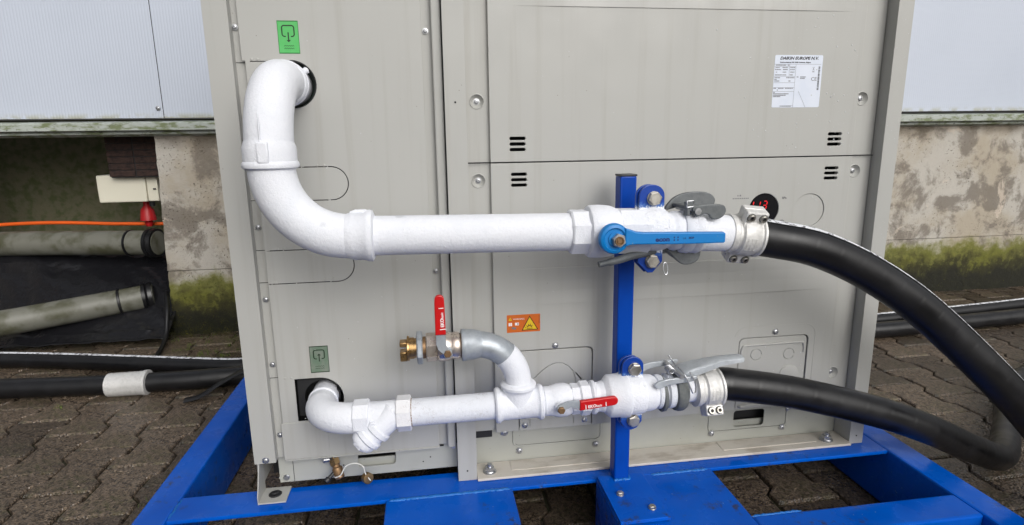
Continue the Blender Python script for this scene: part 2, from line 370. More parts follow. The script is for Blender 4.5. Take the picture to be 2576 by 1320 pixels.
# ================================================================== SETTING
def ground():
    bm = bmesh.new(); bx(bm, -60, 60, -60, 60, -.30, -.012); g = fin('ground', bm, 'soil'); g['kind'] = 'structure'
    pv = bpy.data.objects.new('pavement', None); col.objects.link(pv); pv['kind'] = 'structure'
    Lp, pitch, amp, a = .224, .142, .0125, .028
    def f(t):                        # trapezoid wave, period Lp, high round t = 0
        t = ((t/Lp + .5) % 1 - .5)*Lp; t = abs(t); q = Lp/4
        return amp*max(-1, min(1, (q-t)/(.0125)))
    gap = .0035
    ys = [-Lp/2, -Lp/4-.0125, -Lp/4+.0125, 0, Lp/4-.0125, Lp/4+.0125, Lp/2]
    ys = [max(-Lp/2+gap, min(Lp/2-gap, y)) for y in ys]
    def loop(ins):
        hw = pitch/2 - gap
        rt = [(hw + f(y-Lp/2) - ins, y*(1-2*ins/Lp)) for y in ys]; lf = [(-hw - f(y-Lp/2) + ins, y*(1-2*ins/Lp)) for y in ys[::-1]]
        return rt + lf
    def pmesh():
        bm = bmesh.new(); rings = []
        for z, ins in ((-.06, 0), (-.0065, 0), (-.0018, .0022), (0, .006)):
            rings.append([bm.verts.new((x, y, z)) for x, y in loop(ins)])
        n = len(rings[0])
        for A, B in zip(rings, rings[1:]):
            for i in range(n): bm.faces.new((A[i], A[(i+1) % n], B[(i+1) % n], B[i]))
        bm.faces.new(rings[-1]); bmesh.ops.recalc_face_normals(bm, faces=bm.faces)
        me = bpy.data.meshes.new('paver'); bm.to_mesh(me); bm.free(); me.materials.append(M['paver'])
        for q in me.polygons: q.use_smooth = False
        return me
    me = pmesh(); spots = []
    # bond: neighbouring rows shifted by half a stone
    for i in range(-22, 27):
        for j in range(-5, 8):
            x = i*pitch + .03; y = j*Lp + (Lp/2 if i % 2 else 0) + .095
            if y > 1.72 or y < -1.0: continue
            s = 0
            dx, dy = x, y + 1.157; dep = dx*fwd.x + dy*fwd.y + .86*math.sin(PITCH)
            if dep < .3: s = -9
            else:
                u = (dx*rgt.x + dy*rgt.y)/dep*FOC + 1288
                s = 1/dep**2 if -150 < u < 2720 else 0
                if -.33 < x < .98 and y > .15: s *= .05       # below the cabinet
                if y < -.30: s *= .12                            # below the picture
            spots.append((s, x, y))
    spots.sort(reverse=True)
    for s, x, y in spots[:300]:
        o = bpy.data.objects.new('paver', me); col.objects.link(o); o.parent = pv
        o.location = (x + random.uniform(-.001, .001), y + random.uniform(-.001, .001), random.uniform(-.0035, .001))
        o.rotation_euler = (random.uniform(-.012, .012), random.uniform(-.012, .012), random.uniform(-.008, .008))
    bm = bmesh.new(); tmpm = me
    for s, x, y in spots[300:]:
        k = len(bm.verts); bm.from_mesh(tmpm); bm.verts.ensure_lookup_table()
        for v in bm.verts[k:]: v.co += Vector((x, y, -.001))
    o = fin('paver_field', bm, 'paver', pv); o['kind'] = 'stuff'
ground()
def grit():
    rn = random.Random(21); bm = bmesh.new()
    for i in range(1500):
        x, y = rn.uniform(-2.4, 2.8), rn.uniform(-.3, 1.58)
        if i < 500: x = rn.uniform(-1.5, -.45)
        s_ = abs(rn.gauss(0, .0016)) + .0009; q = Vector((x, y, s_*.3))
        vs = [bm.verts.new(q + Vector((d[0]*rn.uniform(.6, 1.3), d[1]*rn.uniform(.6, 1.3), d[2]*.7))*s_) for d in ((1, 0, 0), (0, 1, 0), (-1, 0, 0), (0, -1, 0), (0, 0, 1), (0, 0, -1))]
        for a, b in ((0, 1), (1, 2), (2, 3), (3, 0)): bm.faces.new((vs[a], vs[b], vs[4])); bm.faces.new((vs[b], vs[a], vs[5]))
    o = fin('grit', bm, 'gritm'); o['kind'] = 'stuff'; tag(o, 'loose grit and crumbs scattered over the pavers', 'grit')
    bm = bmesh.new()
    for k in range(70):                      # tufts of weed and moss in the joints near the wall and rails
        cx_, cy_ = (rn.uniform(-1.15, -.55), rn.uniform(1.25, 1.58)) if k < 40 else (rn.uniform(-1.4, 2.4), rn.uniform(.2, 1.58))
        for b in range(rn.randint(5, 14)):
            q = Vector((cx_ + rn.gauss(0, .010), cy_ + rn.gauss(0, .010), -.004)); h = rn.uniform(.006, .026)
            d = Vector((rn.gauss(0, .5), rn.gauss(0, .5), 1)).normalized()*h; e = d.orthogonal().normalized()*rn.uniform(.0006, .0014)
            bm.faces.new([bm.verts.new(v) for v in (q-e, q+e, q+d*.6+e*.7+Vector((0, 0, -.001)), q+d)])
    me = bpy.data.meshes.new('weeds'); bm.to_mesh(me); bm.free(); o = put('weeds', me, 'weed'); o['kind'] = 'stuff'; tag(o, 'small green weeds sprouting from the paver joints', 'weeds')
grit()

# ------------------------------------------------------------------ shed behind
def shed():
    t = thing('shed_cladding', 'pale blue ribbed sheet cladding of the shed above its mossy metal sill', 'cladding')
    edges = [-3.30, -2.20, -1.10, 0.0, 1.10, 2.20, 3.30, 4.40]
    for x0, x1 in zip(edges, edges[1:]):
        pts = []; n = int(round((x1-x0-.003)/.0039)); step = (x1-x0-.003)/n
        bm = bmesh.new(); A = []; B = []
        for i in range(n+1):
            x = x0 + .0015 + i*step; y = 1.600 - (.0012 if (i//1) % 3 == 1 else 0)
            A.append(bm.verts.new((x, y, .972))); B.append(bm.verts.new((x, y, 3.2)))
        for i in range(n): bm.faces.new((A[i], A[i+1], B[i+1], B[i]))
        me = bpy.data.meshes.new('sheet'); bm.to_mesh(me); bm.free(); put('sheet', me, 'clad', t, 60)
    box('backing', -3.4, 4.5, 1.612, 1.66, .985, 3.25, 'dark', t)
    for x in (-1.118, 1.082, -2.218):
        screw(t, (x, 1.596, 1.012), .007)
    # sill profile: upper bevelled strip, front face, lower lip
    bm = bmesh.new(); prof = [(1.64, .962), (1.555, .953), (1.548, .949), (1.548, .921), (1.556, .918), (1.575, .918), (1.575, .905), (1.60, .896), (1.64, .896)]
    A = [bm.verts.new((-3.4, y, z)) for y, z in prof]; B = [bm.verts.new((4.5, y, z)) for y, z in prof]
    for i in range(len(prof)): bm.faces.new((A[i], A[(i+1) % len(prof)], B[(i+1) % len(prof)], B[i]))
    bm.faces.new(A); bm.faces.new(B[::-1]); fin('sill', bm, 'flash', t, 15)
    # concrete base wall with an uneven left edge
    def wall(x0, x1, label):
        c = thing('concrete_wall', label, 'wall')
        for z0, z1 in ((-.05, .300), (.303, .8985)):
            bm = bmesh.new(); nx, nz = max(2, int((x1-x0)/.03)), 20
            g = {}
            for i in range(nx+1):
                for k in range(nz+1):
                    x = x0 + (x1-x0)*i/nx; z = z0 + (z1-z0)*k/nz
                    j = random.uniform(-.003, .003) if i in (0, nx) else 0
                    lean = (.9-z)*-.035 if i == 0 else 0
                    g[i, k] = bm.verts.new((x + j + lean, 1.60 + (0.003 if z0 < 0 else 0) + random.uniform(-.0012, .0012), z))
            for i in range(nx):
                for k in range(nz): bm.faces.new((g[i, k], g[i+1, k], g[i+1, k+1], g[i, k+1]))
            b = {}
            ring = [g[i, 0] for i in range(nx+1)] + [g[nx, k] for k in range(1, nz+1)] + [g[i, nz] for i in range(nx-1, -1, -1)] + [g[0, k] for k in range(nz-1, 0, -1)]
            back = [bm.verts.new((v.co.x, 1.85, v.co.z)) for v in ring]
            for i in range(len(ring)): bm.faces.new((ring[i], ring[(i+1) % len(ring)], back[(i+1) % len(ring)], back[i]))
            bm.faces.new(back); fin('block', bm, 'concrete', c, 50)
        return c
    wall(-1.150, 4.45, 'weathered concrete base wall under the shed sill, yellow moss along its foot')
    wall(-3.2, -2.15, 'weathered concrete base wall at the far side of the pipe alcove')
    # moss tufts at the wall foot
    bm = bmesh.new()
    for i in range(9000):
        x = random.uniform(-1.2, 3.2) if i > 4500 else random.uniform(-1.2, -.55); h = abs(random.gauss(0, .05))
        y = 1.594 - random.expovariate(1/.010) - max(0, .05-h)*random.uniform(0, 1.2); z = max(.002, h - .004)
        if y < 1.45: continue
        s = random.uniform(.0012, .0036); d = Vector((random.uniform(-1, 1), random.uniform(-1, .1), random.uniform(.1, 1))).normalized()
        e = d.orthogonal().normalized()*s*.6; q = Vector((x, y, z))
        bm.faces.new([bm.verts.new(v) for v in (q-e, q+e, q+d*s*1.6)])
    me = bpy.data.meshes.new('moss'); bm.to_mesh(me); bm.free(); o = put('moss', me, 'moss'); o['kind'] = 'stuff'
    tag(o, 'dark and yellow moss along the foot of the concrete wall', 'moss')
    # pipe alcove
    b = bpy.data.objects.new('alcove', None)
    o = box('alcove_wall', -2.6, -.9, 2.45, 2.60, -.05, 1.0, 'alcove'); tag(o, 'rough greenish rear wall of the alcove behind the concrete wall', 'wall')
    t = thing('brick_pier', 'dark brown brick pier beneath the shed sill beside the concrete wall', 'pier')
    for k in range(6):
        for i in range(2):
            box('brick', -1.42+.115*i, -1.31+.115*i, 1.74, 1.86, .72+.030*k, .747+.030*k, 'brick', t, .003)
    box('mortar', -1.415, -1.20, 1.745, 1.86, .715, .90, 'dark', t)
    t = thing('wall_box', 'small off-white electrical box hung in the alcove under the dark brick pier', 'box')
    box('housing', -1.50, -1.292, 1.78, 1.90, .600, .725, 'boxwhite', t, .006)
    box('lid', -1.29, -1.243, 1.785, 1.90, .602, .722, 'boxwhite', t, .004)
    L('grommet', [(0, .012), (.03, .012)], (-1.30, 1.84, .575), (0, 0, 1), 'blackcap', t)
    box('latch', -1.262, -1.25, 1.779, 1.786, .655, .662, 'dark', t, .001)
    t = thing('fire_valve', 'bright red fitting hanging below the off-white box in the alcove', 'fitting')
    L('bell', [(0, .035), (.05, .028), (.07, .014), (.10, .012)], (-1.335, 1.86, .505), (0, 0, 1), 'redp', t)
    L('knob', [(0, .014), (.02, .018), (.03, .01)], (-1.335, 1.86, .476), (0, 0, 1), 'redp', t)
    o = S('orange_hose', catmull([(-2.6, 1.95, .47), (-1.9, 1.92, .500), (-1.5, 1.90, .487), (-1.28, 1.90, .480), (-1.05, 1.95, .470)]), .0085, 'orng', None, 14)
    tag(o, 'thin orange hose stretched across the alcove above the grey pipes', 'hose')
    def pvc(label, path, r):
        t = thing('grey_pipe', label, 'pipe', 'grey pipes in the alcove'); path = [Vector(q) for q in path]
        S('tube', path, r, 'pvc', t, 28)
        e = path[-1]; d = (path[-1]-path[-2]).normalized()
        L('collar', [(-.035, r*1.02), (-.033, r*1.16), (-.020, r*1.18), (-.016, r*1.08), (-.010, r*1.18), (.006, r*1.16), (.008, r*.9)], e, d, 'rubber', t)
        L('end_disc', [(.004, r*.98), (.009, r*.96), (.010, r*.6)], e, d, 'pvc', t)
        L('bead', [(-.13, r*1.01), (-.128, r*1.07), (-.12, r*1.07), (-.118, r*1.01)], e, d, 'rubber', t)
    pvc('grey plastic pipe with a black collar lying just under the orange hose', [(-2.5, 2.02, .40), (-1.8, 1.86, .41), (-1.27, 1.76, .408)], .058)
    pvc('mossy grey pipe with black collar resting low on the black film', [(-2.3, 1.30, .10), (-1.75, 1.50, .135), (-1.285, 1.67, .175)], .055)
    # crumpled black film
    bm = bmesh.new(); g = {}; nx, ny = 60, 40
    rr = random.Random(3); waves = [(rr.uniform(6, 34), rr.uniform(6, 34), rr.uniform(0, 6), rr.uniform(.002, .012)) for _ in range(16)]
    for i in range(nx+1):
        for k in range(ny+1):
            x = -2.4 + 1.24*i/nx; y = 1.46 + .62*k/ny
            z = .012 + .30*max(0, min(1, (y-1.52)/.40)) + sum(a*abs(math.sin(x*p1+y*p2+q)) for p1, p2, q, a in waves)*(.55 if y > 1.5 else .25)
            if y > 1.84: z = z + .02
            g[i, k] = bm.verts.new((x, y, z))
    for i in range(nx):
        for k in range(ny): bm.faces.new((g[i, k], g[i+1, k], g[i+1, k+1], g[i, k+1]))
    o = fin('plastic_film', bm, 'film', None, 70)
    md = o.modifiers.new('solid', 'SOLIDIFY'); md.thickness = .002
    tag(o, 'crumpled glossy black plastic film heaped under the grey pipes', 'film')
    o = S('black_cable', catmull([(-1.20, 1.62, .20), (-1.165, 1.53, .15), (-1.15, 1.44, .04), (-1.13, 1.30, .010), (-1.115, 1.18, .010), (-1.10, 1.08, .012)]), .0095, 'rubber', None, 12)
    tag(o, 'thin black cable dropping beside the concrete wall onto the pavers', 'cable')
shed()

# ------------------------------------------------------------------ hoses
def hose(name, label, pts, r, rib=.052, stripe=None, group='black rubber hoses', n=32, dense=26):
    t = thing(name, label, 'hose', group)
    path = catmull(pts, dense); rad = []; s = 0
    # resample finely so the wrap ridges have shape
    fine = []
    for a, b in zip(path, path[1:]):
        k = max(1, int((b-a).length/.0022))
        for i in range(k): fine.append(a.lerp(b, i/k))
    fine.append(path[-1])
    bm = bmesh.new(); tg = tang(fine); rings = []; s = 0
    for i, (q, d) in enumerate(zip(fine, tg)):
        if i: s += (fine[i]-fine[i-1]).length
        a, u, v = frame_of(d); ring = []
        for k in range(n):
            an = 2*math.pi*k/n; ph = ((s + rib*.55*an/(2*math.pi)*1.0) % rib)/rib
            rr = r + (.00010*math.exp(-((ph-.5)/.045)**2)) - .00016*math.exp(-((ph-.40)/.04)**2)
            ring.append(bm.verts.new(q + (u*math.cos(an)+v*math.sin(an))*rr))
        rings.append(ring)
    for A, B in zip(rings, rings[1:]):
        for i in range(n): bm.faces.new((A[i], A[(i+1) % n], B[(i+1) % n], B[i]))
    bm.faces.new(rings[0]); bm.faces.new(rings[-1]); fin('tube', bm, 'rubber', t, 60)
    if stripe:
        a0, wd = stripe; bm = bmesh.new(); prev = None
        for i in range(0, len(fine), 2):
            a, u, v = frame_of(tg[i]); row = []
            for k in range(4):
                an = a0 + wd*(k/3-.5); row.append(bm.verts.new(fine[i] + (u*math.cos(an)+v*math.sin(an))*(r+.0014)))
            if prev:
                for k in range(3): bm.faces.new((prev[k], prev[k+1], row[k+1], row[k]))
            prev = row
        o = fin('print_glint_stripe', bm, 'stripe', t, 60)  # upper hose: the sky's reflection is painted into this ribbon with the print
    return t
hose('rubber_hose', 'thick black hose leaving the blue-handled valve, white frost, print and painted sky reflection along its top', [(.590, -.160, .678), (.625, -.162, .672), (.729, -.168, .648), (.8555, -.172, .588), (.98, -.185, .500), (1.16, -.21, .335), (1.33, -.22, .165), (1.50, -.19, .060), (1.72, -.05, .036), (2.05, .15, .036), (2.7, .35, .036), (3.6, .50, .036)], .0350, .05, (.28, .42))
hose('rubber_hose', 'thick black hose leaving the galvanised lever coupling on the lower pipe line', [(.560, -.120, .366), (.60, -.120, .3635), (.743, -.122, .334), (.937, -.125, .276), (1.07, -.12, .222), (1.25, -.08, .130), (1.42, .0, .055), (1.62, .16, .034), (1.95, .42, .034), (2.6, .66, .034), (3.6, .85, .034)], .0335, .062)
hose('rubber_hose', 'black hose with white printed stripe lying on pavers behind the blue side rail', [(-2.3, 1.42, .032), (-1.6, 1.28, .032), (-1.12, 1.155, .032), (-.90, 1.095, .032), (-.70, 1.055, .032), (-.3, 1.07, .032), (.5, 1.18, .032), (1.5, 1.10, .032), (2.4, 1.15, .032), (3.6, 1.30, .032)], .0305, .06, (.10, .45))
def ground_hose2():
    t = hose('rubber_hose', 'black hose with a grey clamped joint lying closest to the blue side rail', [(-2.4, 1.10, .036), (-1.6, .99, .036), (-1.15, .945, .036), (-1.00, .942, .036), (-.85, .942, .036), (-.68, .952, .036), (-.3, .98, .036), (.3, 1.03, .036), (1.2, .99, .036), (1.9, .98, .036), (2.6, 1.03, .036), (3.6, 1.12, .036)], .034, .06)
    L('end_clamp', [(-.13, .030), (-.13, .041), (-.02, .042), (-.012, .045), (.0, .045), (.002, .036)], (-1.005, .942, .036), (1, .0, 0), 'alu', t)
    o = S('rubber_strap', catmull([(-.45, .930, .078), (-.60, .905, .078), (-.67, .890, .074), (-.74, .865, .046), (-.80, .842, .014), (-.85, .830, .006)]), .010, 'rubber', None, 14, ell=(.4, 2.0))
    tag(o, 'flat dark rubber strap lying over the hose beside the blue side rail', 'strap')
ground_hose2()

# ================================================================== BLUE SKID FRAME
def skid():
    t = thing('skid_frame', 'glossy blue welded steel skid frame standing on the pavers under the cabinet', 'frame')
    T = .140
    def tube(name, x0, x1, y0, y1, z0, z1): return box(name, x0, x1, y0, y1, z0, z1, 'blue', t, .005)
    tube('side_rail', -.5985, -.533, -.50, 1.02, .001, T)
    tube('side_rail', 1.035, 1.10, -.50, 1.02, .001, T)
    # front and rear cross beams: angle sections
    def angle(name, y0, y1, yw0, yw1):
        bm = bmesh.new(); bx(bm, -.5335, 1.0355, y0, y1, T-.0095, T-.0008, .0025); bx(bm, -.5335, 1.0355, yw0, yw1, .086, T-.009, .001); return fin(name, bm, 'blue', t, 20)
    angle('cross_beam', -.0615, .0185, .0105, .0185)
    angle('cross_beam', .68, .76, .68, .688)
    # fork pockets, hollow
    for x0, x1 in ((-.111, .151), (.3345, .596)):
        bm = bmesh.new(); y0, y1, z0, z1, w_ = -.50, -.0605, .012, T-.0015, .007
        bx(bm, x0, x1, y0, y1, z1-w_, z1, .002); bx(bm, x0, x1, y0, y1, z0, z0+w_, .002)
        bx(bm, x0, x0+w_, y0, y1, z0+w_, z1-w_); bx(bm, x1-w_, x1, y0, y1, z0+w_, z1-w_); fin('fork_pocket', bm, 'blue', t, 20)
    for x0, x1 in ((-.5335, -.1105), (.1505, .335), (.5955, 1.0355)):
        tube('front_beam', x0, x1, -.302, -.232, .03, T-.0006)
    # weld beads
    def bead(p0, p1, r=.0048):
        p0, p1 = Vector(p0), Vector(p1); n = max(4, int((p1-p0).length/.004)); pts = []; rad = []
        for i in range(n+1):
            q = p0.lerp(p1, i/n) - Vector((0, 0, .0022)); q += Vector((random.uniform(-1, 1), random.uniform(-1, 1), 0))*.0012; pts.append(q)
            rad.append(r*(.80+.25*abs(math.sin(i*1.1))+random.uniform(-.12, .12))*min(1, .25+i*.35, .25+(n-i)*.35))
        S('weld_bead', pts, rad, 'weld', t, 10, (0, 0, 1), 60)
    bead((-.107, -.0635, T-.001), (.148, -.0625, T-.001)); bead((.455, -.063, T-.001), (.590, -.062, T-.001))
    bead((-.531, -.055, T), (-.531, .015, T), .003); bead((.596, -.231, T), (.70, -.231, T), .003)
skid()

# ================================================================== CABINET
U = thing('heat_pump', 'large beige metal heat pump cabinet standing on the blue skid frame', 'heat pump')
TOP = 1.684
def cabinet():
    # casing: sides, back, top and dark core
    bm = bmesh.new(); bx(bm, -.360, .985, .065, .74, .150, TOP-.03); fin('core', bm, 'dark', U)
    box('side_panel', -.3738, -.370, .002, .765, .152, TOP, 'paint', U, .0008); box('side_panel', .9965, 1.0005, .002, .765, .152, TOP, 'paint', U, .0008)
    box('back_panel', -.370, .9965, .755, .765, .152, TOP, 'paint', U, .0008)
    box('top_panel', -.376, 1.002, -.012, .768, TOP, TOP+.03, 'paint', U, .004)
    # posts --------------------------------------------------------
    def post(x0, x1, yf, yb, z0, label=None, hole=None, flare=0):
        bm = bmesh.new(); tt = .0014
        pr = [(x0, yb), (x0, yf), (x1, yf), (x1+flare, yb)]
        inn = [(x0+tt, yb), (x0+tt, yf+tt), (x1-tt, yf+tt), (x1+flare-tt, yb)]
        for q0, q1, r0, r1 in zip(pr, pr[1:], inn, inn[1:]):
            vs = [bm.verts.new((x, y, z)) for z in (z0, TOP) for x, y in (q0, q1, r1, r0)]
            for q in ((0, 1, 2, 3), (4, 5, 6, 7), (0, 1, 5, 4), (1, 2, 6, 5), (2, 3, 7, 6), (3, 0, 4, 7)): bm.faces.new([vs[i] for i in q])
        bmesh.ops.remove_doubles(bm, verts=bm.verts, dist=1e-6)
        return fin('corner_post', bm, 'paint', U, 15)
    pl = post(-.3745, -.3325, -.008, .020, .215)
    pm = post(.0405, .0805, -.020, .020, .1402); pm.name = 'centre_post'
    pr = post(.9665, 1.0010, -.020, .034, .1402)
    for (x, z) in ((.060, .930), (.060, .163)): L('hole', [(0, .0019), (.0006, .0019)], (x, -.0200, z), (0, -1, 0), 'dark', pm, 14)
    L('hole', [(0, .0019), (.0006, .0019)], (.984, -.0200, .160), (0, -1, 0), 'dark', pr, 14)
    screw(pl, (-.352, -.008, .222), .0052)
    # left side strip with screws; right side strip
    sl = plate('side_strip', rrect(-.336, -.308, .215, TOP), [], .0015, 'paint', U, (0, .012, 0))
    for z in (1.064, .702, .558, .422, .267): screw(sl, (-.3280 if z > 1 else -.3240, .0105, z))
    for z in (1.0035, .753, .6565, .592, .393): plate('seam', rrect(-.334, -.312, z-.0006, z+.0006), [], .0004, 'dark', sl, (0, .0112, 0), bev=0)
    s2 = plate('side_strip', rrect(.001, .0245, .214, TOP), [], .0015, 'paint', U, (0, .012, 0))
    screw(s2, (.0100, .0105, 1.061)); screw(s2, (.0110, .0105, .60))
    box('hem_strip', .0205, .0385, -.004, .018, .212, TOP, 'paint', U, .003)
    box('seam', .0386, .0404, .009, .018, .215, TOP, 'dark', U, 0)
    # left panel ---------------------------------------------------
    g = .0016
    def cslot(x0, xr, zt, zb, breaks=()):
        """knock-out line: top edge, round end, bottom edge - in pieces with bridges"""
        r = (zt-zb)/2; n = 24
        pts = [(x0 + (xr-r-x0)*i/14, zt) for i in range(14)] + [(xr-r+r*math.sin(math.pi*i/n), zb+r+r*math.cos(math.pi*i/n)) for i in range(n+1)] + [(xr-r - (xr-r-x0)*i/14, zb) for i in range(1, 15)]
        segs = []; cur = [pts[0]]
        for k, (a, b) in enumerate(zip(pts, pts[1:])):
            if k in breaks:
                m_ = ((a[0]+b[0])/2, (a[1]+b[1])/2); cur.append(tuple(a[i]*.62+b[i]*.38 for i in (0, 1))); segs.append(cur); cur = [tuple(a[i]*.38+b[i]*.62 for i in (0, 1))]
            cur.append(b)
        segs.append(cur); return [thick(s, g) for s in segs if len(s) > 1]
    holes = []
    holes += cslot(-.3120, -.1485, .8145, .7515, (8, 13, 38))
    holes += cslot(-.3120, -.1485, .6565, .5905, (3, 9, 14, 39, 46))
    outer = [(-.3135, .2145), (.0025, .2145), (.0025, TOP), (-.3190, TOP), (-.3190, 1.0055), (-.3135, 1.0055), (-.3135, .392)]
    # upper pipe hole (round end of a slot whose tab is refitted) and open lower slot
    holes.append(circ(-.2350, .9645, .0425, 40)); holes.append(thick([(-.3055, 1.0045), (-.2500, 1.0045)], .0013))
    lower = [(-.2825, .391), (-.234, .391)] + [(-.234+.046*math.sin(math.pi*i/20), .345+.046*math.cos(math.pi*i/20)) for i in range(1, 20)] + [(-.234, .299), (-.2825, .299)]
    holes.append(lower)
    lp = plate('front_panel', outer, holes, .0016, 'paint', U, (0, 0, 0)); lp['label'] = 'narrow panel with round pipe holes and knock-outs'
    plate('panel_return', rrect(-.3135, -.3115, .2145, 1.004), [], .011, 'paint', lp, (0, .0015, 0), bev=0)
    plate('panel_return', rrect(.0005, .0025, .2145, TOP), [], .011, 'paint', lp, (0, .0016, 0), bev=0)
    box('bottom_lip', -.3145, .0030, -.0022, .014, .2120, .2150, 'paint', lp, .0008)
    # wide lip strip below the open slot
    plate('lip_strip', rrect(-.3165, -.225, .2155, .2965), [], .0014, 'paint', lp, (0, -.0017, 0))
    plate('sleeve', rrect(-.2805, -.2, .305, .385), [circ(-.232, .345, .036, 30)], .004, 'dark', lp, (0, .012, 0), bev=0)
    L('grommet', [(0, .0425), (.004, .0425), (.004, .0405), (.0, .0405)], (-.2350, .006, .9645), (0, -1, 0), 'blackcap', lp, caps=(0, 0))
    L('sleeve', [(0, .047), (.001, .047)], (-.2350, .040, .9645), (0, -1, 0), 'green_dark', lp)
    # little weld spots at the knock-out bridges
    bm = bmesh.new()
    for x, z in ((-.203, .8175), (-.191, .8175), (-.186, .7535), (-.290, .6600), (-.277, .6600), (-.300, .5935), (-.297, .5935), (-.206, .5955), (-.190, .5970), (-.302, 1.0085), (-.292, 1.0085), (-.300, .3945), (-.288, .3945)):
        lathe(bm, [(0, .0028), (.0003, .0026), (.0006, .0016), (.0007, .0004)], (x, 0, z), (0, -1, 0), 10)
    fin('spot_weld', bm, 'paint', lp)
    # right upper and lower panels ---------------------------------
    def rpanel(name, z0, z1, fholes, bholes, label, outline=None):
        b = plate(name, rrect(.0822, .9655, z0, z1), bholes + [rrect(x-.004, x+.037, zz-.018, zz+.018) for x in (.165, .850) for zz in ((.851,) if z0 > .5 else (.780,))], .0016, 'paint', U, (0, .0100, 0)); b['label'] = label
        f_ = plate('raised_field', outline or rrect(.1265, .9120, z0, z1), fholes, .0105, 'paint', b, (0, 0, 0), bev=.0009)
        return b, f_
    def vent(x, zc): return [rrect(x, x+.032, zc+d-.0032, zc+d+.0032, .0029, 3) for d in (-.0108, 0, .0108)]
    cups_u = [(.1030, .933), (.9285, .935), (.1030, 1.45), (.9285, 1.45)]; cups_l = [(.1025, .780), (.9285, .782), (.9270, .312), (.1025, .312)]
    ub, uf = rpanel('upper_panel', .8165, TOP, vent(.165, .851) + vent(.850, .851), [circ(x, z, .0135) for x, z in cups_u], 'plain upper service panel with maker plate and slotted vents')
    lh = vent(.167, .781) + vent(.850, .779) + [circ(.7155, .7050, .0345, 40), circ(.8215, .7000, .0360, 44)]
    lo_out = [(.1265, .2360), (.1760, .2360), (.1760, .4205), (.3290, .4205)] + [(.3290+.012*math.sin(math.radians(a)), .4085+.012*math.cos(math.radians(a))) for a in range(10, 90, 10)] + [(.3410, .4085), (.3410, .2360), (.6700, .2420), (.6800, .2420), (.6800, .4020)] + [(.6920-.012*math.cos(math.radians(a)), .4030+.012*math.sin(math.radians(a))) for a in range(10, 90, 10)] + [(.6920, .4150), (.8380, .4150)] + [(.8380+.012*math.sin(math.radians(a)), .4030+.012*math.cos(math.radians(a))) for a in range(10, 90, 10)] + [(.8500, .4020), (.8500, .2420), (.9120, .2420), (.9120, .8140), (.1265, .8140)]
    lb, lf = rpanel('lower_panel', .2400, .8140, lh, [circ(x, z, .0135) for x, z in cups_l], 'lower service panel with round red-lit display and junction covers', lo_out)
    for par, cups in ((ub, cups_u), (lb, cups_l)):
        for x, z in cups:
            L('screw_cup', [(0, .0150), (.0006, .0148), (.0010, .0136), (-.0030, .0115), (-.0062, .0075), (-.0066, .0010)], (x, .0100, z), (0, -1, 0), 'paint', par, 30, caps=(0, 1))
            screw(par, (x, .0168, z), .0046)
    plate('seam', rrect(.083, .9650, .8146, .8162), [], .001, 'dark', U, (0, .004, 0), bev=0)
    # shallow pressed creases
    def crease(par, x0, x1, z, up, dz=.02, h=.0016):
        bm = bmesh.new(); s = 1 if up else -1; n = 30; rows = []
        for i in range(n+1):
            u_ = i/n; x = x0 + (x1-x0)*u_; e = min(1, u_*7, (1-u_)*7); hh = h*e
            rows.append([bm.verts.new((x, .0003, z+s*dz*1.6)), bm.verts.new((x, -hh*.6, z+s*dz*.6)), bm.verts.new((x, -hh, z)), bm.verts.new((x, .0003, z-s*.0006))])
        for A, B in zip(rows, rows[1:]):
            for k in range(3): bm.faces.new((A[k], A[k+1], B[k+1], B[k]))
        return fin('pressed_crease', bm, 'paint', par, 25)
    crease(uf, .174, .884, 1.1065, True); crease(lf, .165, .884, .5210, True); crease(lf, .165, .884, .5975, False)
    # knock-out disc, display
    L('knockout_disc', [(0, .0352), (.0004, .0352)], (.8215, .0022, .7000), (0, -1, 0), 'paint', lf, 44)
    dp = L('display', [(0, .0344), (.001, .0344)], (.7155, .0030, .7050), (0, -1, 0), 'disp', lf, 44); dp['label'] = 'black round display with red digits'
    SEG = dict(a=((0, 1), (1, 1)), b=((1, 1), (1, .5)), c=((1, .5), (1, 0)), d=((0, 0), (1, 0)), e=((0, .5), (0, 0)), f=((0, 1), (0, .5)), g=((0, .5), (1, .5)))
    def digit(x, z, segs, wd=.0085, hg=.0175):
        loops = []
        for s in segs:
            (a, b), (c, d) = SEG[s]; p0 = Vector((x+a*wd+b*.003, z+b*hg)); p1 = Vector((x+c*wd+d*.003, z+d*hg)); dd = (p1-p0).normalized()*.0013
            loops.append(thick([tuple(p0+dd), tuple(p1-dd)], .0021))
        plate('digit', None, [], .0004, 'led', dp, (0, .0017, 0), bev=0, many=loops)
    digit(.681, .7055, 'bc'); digit(.6965, .7055, 'bc'); digit(.7120, .7050, 'abcdg'); digit(.7080, .6790, 'bc'); digit(.6935, .6790, 'abcdef')
    text('lettering', 'kPa', .0070, (.7560, -.0004, .7265), 'grey_print', lf, bold=.0002)
    text('lettering', 'kPa', .0070, (.7545, -.0004, .6770), 'grey_print', lf, bold=.0002)
    plate('lettering', None, [], .0002, 'grey_print', lf, (0, -.0002, 0), bev=0, many=[rrect(.6525+i*.0048, .6555+i*.0048+random.uniform(-.0008, .0006), .7345, .7375) for i in range(2)] + [rrect(.6420+i*.0042, .6448+i*.0042, .7288, .7312) for i in range(9)])
    # junction cover, left ------------------------------------------
    arcp = [(.190, .330), (.206, .350), (.224, .368), (.243, .382), (.258, .387), (.273, .386), (.286, .379), (.297, .366), (.302, .350), (.3035, .335), (.3035, .318)]
    def cv(x): return x
